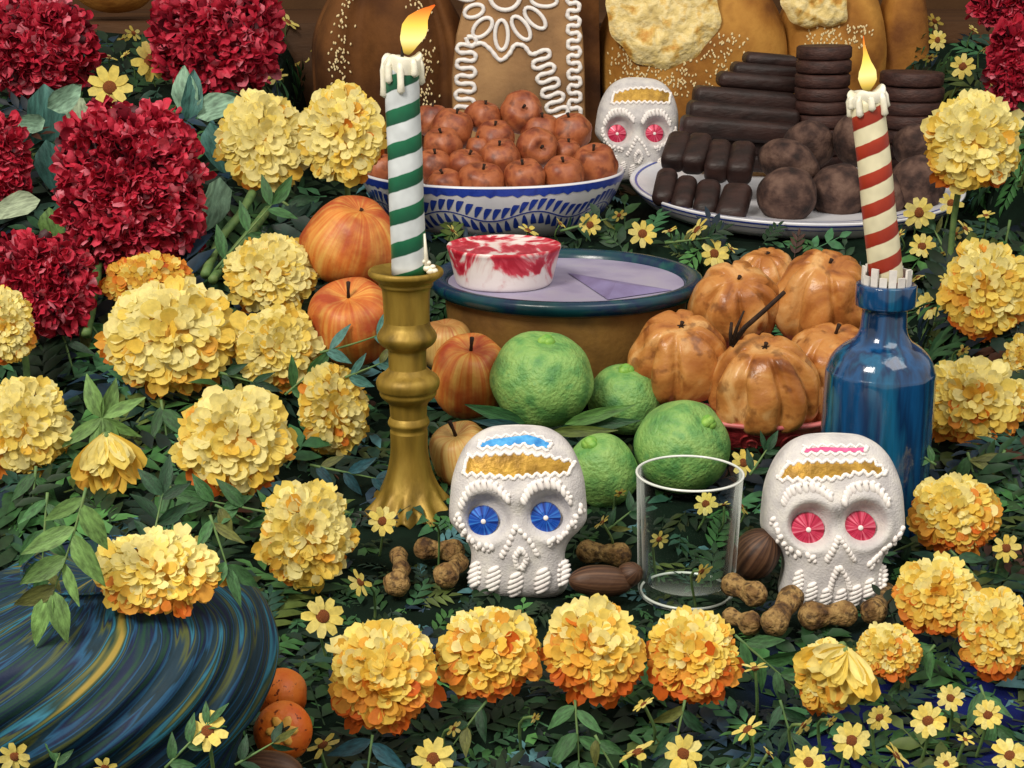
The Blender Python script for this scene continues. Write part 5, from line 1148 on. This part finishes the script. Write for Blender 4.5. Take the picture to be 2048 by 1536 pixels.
# ------------------------------------------------------------------ leaf sprigs
G = {k: lin(v) for k, v in dict(g='#3f6b3c', d='#274a30', l='#6f9450', t='#4a7a72', b='#2a5560', p='#8fb59a', o='#6b7038', w='#b4c4a4').items()}
def sprig(label, px, py, ang, length, pairs, leaf, tone, Y=None, mesh=None, open_=48, bend=0., lift=.03, seed=0, name='leaf_sprig', wid=1., tip=True):
    pos, s = P(px, py, Y) if Y else place(px, py, lift); J = random.Random(seed+int(px*3+py)); t = thing(name, label, 'leaves', pos, 'leaf sprigs'); A = vframe(pos, (J.uniform(-12, 4), J.uniform(-10, 10)))
    pts = []; x = y = 0.; a = math.radians(ang)
    for i in range(9):
        pts.append(Vector((x*s, y*s, -.10*(i/8)**2*length*s))); x += length/8*math.cos(a); y += length/8*math.sin(a); a += math.radians(bend)/8
    MB().tube([A @ p for p in pts], list(np.linspace(3.2*s, 1.4*s, 9)), 6).build('stem', M['stem'], t)
    def put(f, an, L_):
        k = min(7, int(f*8)); p = pts[k].lerp(pts[k+1], f*8-k); d = Vector((math.cos(an), math.sin(an), J.uniform(-.05, .3))).normalized(); nn = Vector((J.gauss(0, .3), J.gauss(0, .3), 1)); nn = (nn-d*nn.dot(d)).normalized(); xx = d.cross(nn)
        B = A @ Matrix((xx, d, nn)).transposed(); c = np.array(G[tone] if not isinstance(tone, tuple) else tone)*J.uniform(.7, 1.25)
        if J.random() < .18: c = np.array(G['o'])*J.uniform(.7, 1.1)
        c[3] = 1; inst('leaf', mesh or LEAF_M[J.randrange(4)], t, Matrix.Translation(A @ p) @ B.to_4x4() @ Matrix.Diagonal((L_*s*wid, L_*s, L_*s, 1)), tuple(c))
    for i in range(pairs):
        f = .12+.80*i/max(1, pairs-1) if pairs > 1 else .3; al = math.radians(ang+bend*f)
        for sg in (-1, 1): put(min(.99, f+.03*sg), al+sg*math.radians(open_+J.uniform(-10, 10)), leaf*J.uniform(.8, 1.1)*(1-.25*abs(f-.4)))
    if tip: put(.97, math.radians(ang+bend), leaf)
    return t
def palm(label, px, py, angs, leaf, tone, Y=None, mesh=None, seed=0, wid=1.):
    pos, s = P(px, py, Y) if Y else place(px, py, .035); J = random.Random(seed+int(px)); t = thing('leaf_whorl', label, 'leaves', pos, 'leaf sprigs'); A = vframe(pos)
    for an in angs:
        an = math.radians(an); d = Vector((math.cos(an), math.sin(an), .1)).normalized(); nn = Vector((J.gauss(0, .25), J.gauss(0, .25), 1)); nn = (nn-d*nn.dot(d)).normalized(); xx = d.cross(nn)
        c = np.array(G[tone])*J.uniform(.75, 1.25); c[3] = 1; L_ = leaf*J.uniform(.85, 1.15)
        inst('leaf', mesh or LEAF_M[J.randrange(4)], t, (A @ Matrix((xx, d, nn)).transposed()).to_4x4() @ Matrix.Diagonal((L_*s*wid, L_*s, L_*s, 1)), tuple(c))
    MB().tube([(0, .004, -.002), (0, .02, -.012), (0, .035, -.03)], 3*s, 6).build('stem', M['stem'], t)
palm('star shaped whorl of green leaves above the drooping marigold', 204, 836, [108, 62, 22, -32, -72, -108, -148], 92, 'l', seed=1)
SP = [('drooping sprig at the left edge above the vase', 72, 932, -100, 150, 3, 82, 'g', None, 42, 0), ('long drooping sprig of light leaves above the vase\'s left', 172, 975, -108, 230, 4, 112, 'l', .60, 38, -10), ('drooping sprig beside the marigold on the vase', 95, 985, -100, 150, 3, 86, 'g', .61, 40, 0),
      ('leaves hanging right of the drooping marigold', 330, 960, -60, 120, 2, 88, 'g', None, 45, 0), ('dark sprig rising behind the marigold on the vase', 300, 1110, 75, 130, 3, 84, 'd', .65, 45, 0), ('leaf spray over the vase right of its marigold', 420, 1030, -75, 110, 2, 88, 'g', .63, 42, 0), ('sprig left of the tall slanting leaf under the biggest marigold', 322, 800, -85, 130, 2, 90, 'g', None, 30, 0), ('leaves under the shaggy cockscomb', 125, 665, -80, 120, 3, 78, 'd', None, 46, 0), ('sprig between the shaggy cockscomb and the biggest marigold', 175, 640, -60, 90, 2, 70, 'g', None, 50, 0),
      ('leaves along the slanting stems under the pale marigolds', 430, 540, 48, 190, 3, 74, 'g', None, 60, 0), ('arched leaves right of the slanting stems', 560, 400, -35, 110, 3, 66, 'd', None, 60, -40), ('leaves left of the largest orange apple', 590, 440, -60, 80, 2, 60, 'd', None, 55, 0), ('blue green leaves over the foot of the upright stemmed apple', 640, 705, 12, 130, 2, 70, 't', 1.16, 40, 10), ('curved leaves between that apple and the tall marigold', 690, 755, 20, 80, 2, 58, 't', 1.15, 40, 0),
      ('dark blue leaves left of the candlestick foot', 620, 930, -15, 140, 3, 66, 'b', None, 40, 0), ('sprig left of the marigold by the candlestick foot', 560, 1030, 165, 150, 3, 78, 'g', None, 42, 0), ('leaf spray under the middle left marigold', 430, 1010, -30, 120, 2, 80, 'g', None, 45, 0), ('leaf between the biggest and the middle left marigold', 440, 745, -20, 70, 2, 62, 'd', None, 50, 0), ('green leaf pair right of the middle left marigold', 570, 790, 40, 60, 1, 70, 'g', None, 50, 0),
      ('dark fern at the right edge above the orange flecked marigold', 2020, 440, -95, 130, 4, 62, 'd', None, 45, 0), ('fern beside the plain bread at the upper right', 1795, 150, 82, 120, 3, 50, 'd', None, 38, 0), ('leaves under the pale right marigold', 1985, 330, -65, 110, 3, 66, 'd', None, 40, 0), ('leaves right of the orange flecked marigold\'s top', 1900, 520, 120, 70, 2, 52, 'd', None, 45, 0), ('fern right of the bottle above the deep yellow marigold', 1872, 930, 150, 90, 4, 48, 'g', 1.0, 50, 0), ('broad leaves between the two right bank marigolds', 1935, 905, -70, 90, 2, 72, 'g', None, 40, 0), ('dark leaves at the right edge beside the deep yellow marigold', 2010, 900, -110, 120, 3, 66, 'd', None, 45, 0),
      ('sprig under the deep yellow marigold', 1900, 1100, -40, 130, 3, 62, 'd', None, 45, 0), ('leaf sprig between pink eyed skull and deep yellow marigold', 1830, 1085, -150, 60, 2, 52, 'd', .98, 45, 0), ('big leaf spray under the third front marigold', 1150, 1400, -85, 130, 3, 92, 'g', None, 50, 0), ('arching leaves under the leftmost front marigold', 745, 1470, -100, 110, 2, 92, 'b', None, 60, 0), ('leaves right of the front marigold below the glass', 1470, 1270, -38, 170, 4, 84, 'g', None, 38, 0), ('sprig under the front marigold below the glass', 1370, 1400, -100, 130, 3, 78, 'd', None, 42, 0),
      ('leaf sprig right of the lower right flowers', 1960, 1370, -65, 150, 3, 84, 'g', None, 40, 0), ('leaves under the orange marigold by the skull\'s chin', 1870, 1290, -125, 90, 2, 66, 'g', None, 35, 0), ('leaves between the leftmost peanut and the front row', 770, 1170, -35, 130, 3, 66, 'g', .93, 40, 0), ('leaves under the front marigold below the blue eyed skull', 975, 1400, -130, 120, 3, 74, 'd', None, 42, 0), ('sprig at the bottom between the two half closed daisies', 1560, 1400, -70, 120, 3, 66, 'd', None, 42, 0), ('leaves at the bottom edge left of the dark eyed daisy', 1190, 1470, -60, 90, 2, 66, 'g', None, 45, 0),
      ('green blades in front of the vase\'s foot', 330, 1536, 40, 120, 3, 60, 'g', .565, 40, 0), ('pale blades at the lower left corner before the vase', 110, 1540, 70, 90, 3, 56, 'g', .56, 40, 0), ('dark leaves before the vase\'s right foot', 470, 1530, 25, 90, 2, 58, 'd', .575, 45, 0), ('small leaves at the foot of the talavera bowl', 1120, 462, 15, 100, 4, 36, 'd', None, 50, 0), ('small leaves at the left of the plate\'s foot', 1330, 486, 8, 90, 4, 30, 'd', None, 50, 0), ('leaf tuft left of the glass behind the peanut', 1215, 1060, 40, 60, 2, 50, 'd', None, 50, 0), ('tuft of leaves behind the pink eyed skull at left', 1500, 950, 60, 60, 2, 46, 'd', .98, 50, 0)]
for i, (lb, x, y, an, ln, pr, lf, tn, Y, op, bd) in enumerate(SP): sprig(lb, x, y, an, ln, pr, lf, tn, Y, None, op, bd, seed=i)
PALE = [('pale teal drooping leaf left of the box shaped cockscomb', 88, 168, -98, 230, 't', .75), ('pale curled leaf touching the box shaped cockscomb\'s left shoulder', 95, 215, 30, 80, 'p', 1.), ('pale hooked leaf hanging beside the box shaped cockscomb', 140, 190, -80, 80, 'w', 1.), ('teal leaf low between the left cockscombs', 92, 280, -75, 130, 't', .8), ('pale teal leaf pointing left beside the edge cockscomb', 90, 240, 185, 60, 'p', 1.1),
        ('whitish leaf at the left edge below the edge cockscomb', 80, 400, 195, 100, 'w', .8), ('pale green leaf standing under the top cockscomb', 385, 225, 100, 90, 'p', 1.), ('striped pale leaf right under the top cockscomb', 372, 240, 76, 100, 't', .7), ('pale curled leaf left of the first pale marigold', 395, 235, 25, 90, 'p', 1.), ('teal leaf hugging the left side of the first pale marigold', 420, 245, -72, 115, 't', .8), ('pale triangular leaf right of the box shaped cockscomb', 440, 355, -110, 120, 'p', .8), ('yellow green tuft leaf at the lower left of the box shaped cockscomb', 98, 415, -80, 90, 'l', .9)]
for i, (lb, x, y, an, ln, tn, wd_) in enumerate(PALE):
    p, s = place(x, y, .055); o = single_leaf(lb, x, y, an, ln, p.y, tuple(np.array(G[tn])*1.0), wd_, WIDE, name='broad_leaf', pitch=8, roll=(-20, 15)[i % 2])
    o['group'] = 'pale cockscomb leaves'
for lb, pts in (('thick green flower stem slanting below the first pale marigold', [(575, 365), (520, 440), (455, 520), (425, 560)]), ('second green flower stem slanting beside the first', [(505, 385), (480, 430), (440, 480), (410, 550)]), ('pale bare stem left of the biggest marigold', [(198, 525), (190, 570), (182, 620), (172, 670)])):
    q = [place(x, y, .03)[0] for x, y in pts]; o = MB().tube([tuple(p-q[0]) for p in smooth_path(q, 14)], .0042, 9).build('flower_stem', M['stem']); o.location = q[0]; tag(o, lb, 'stem')
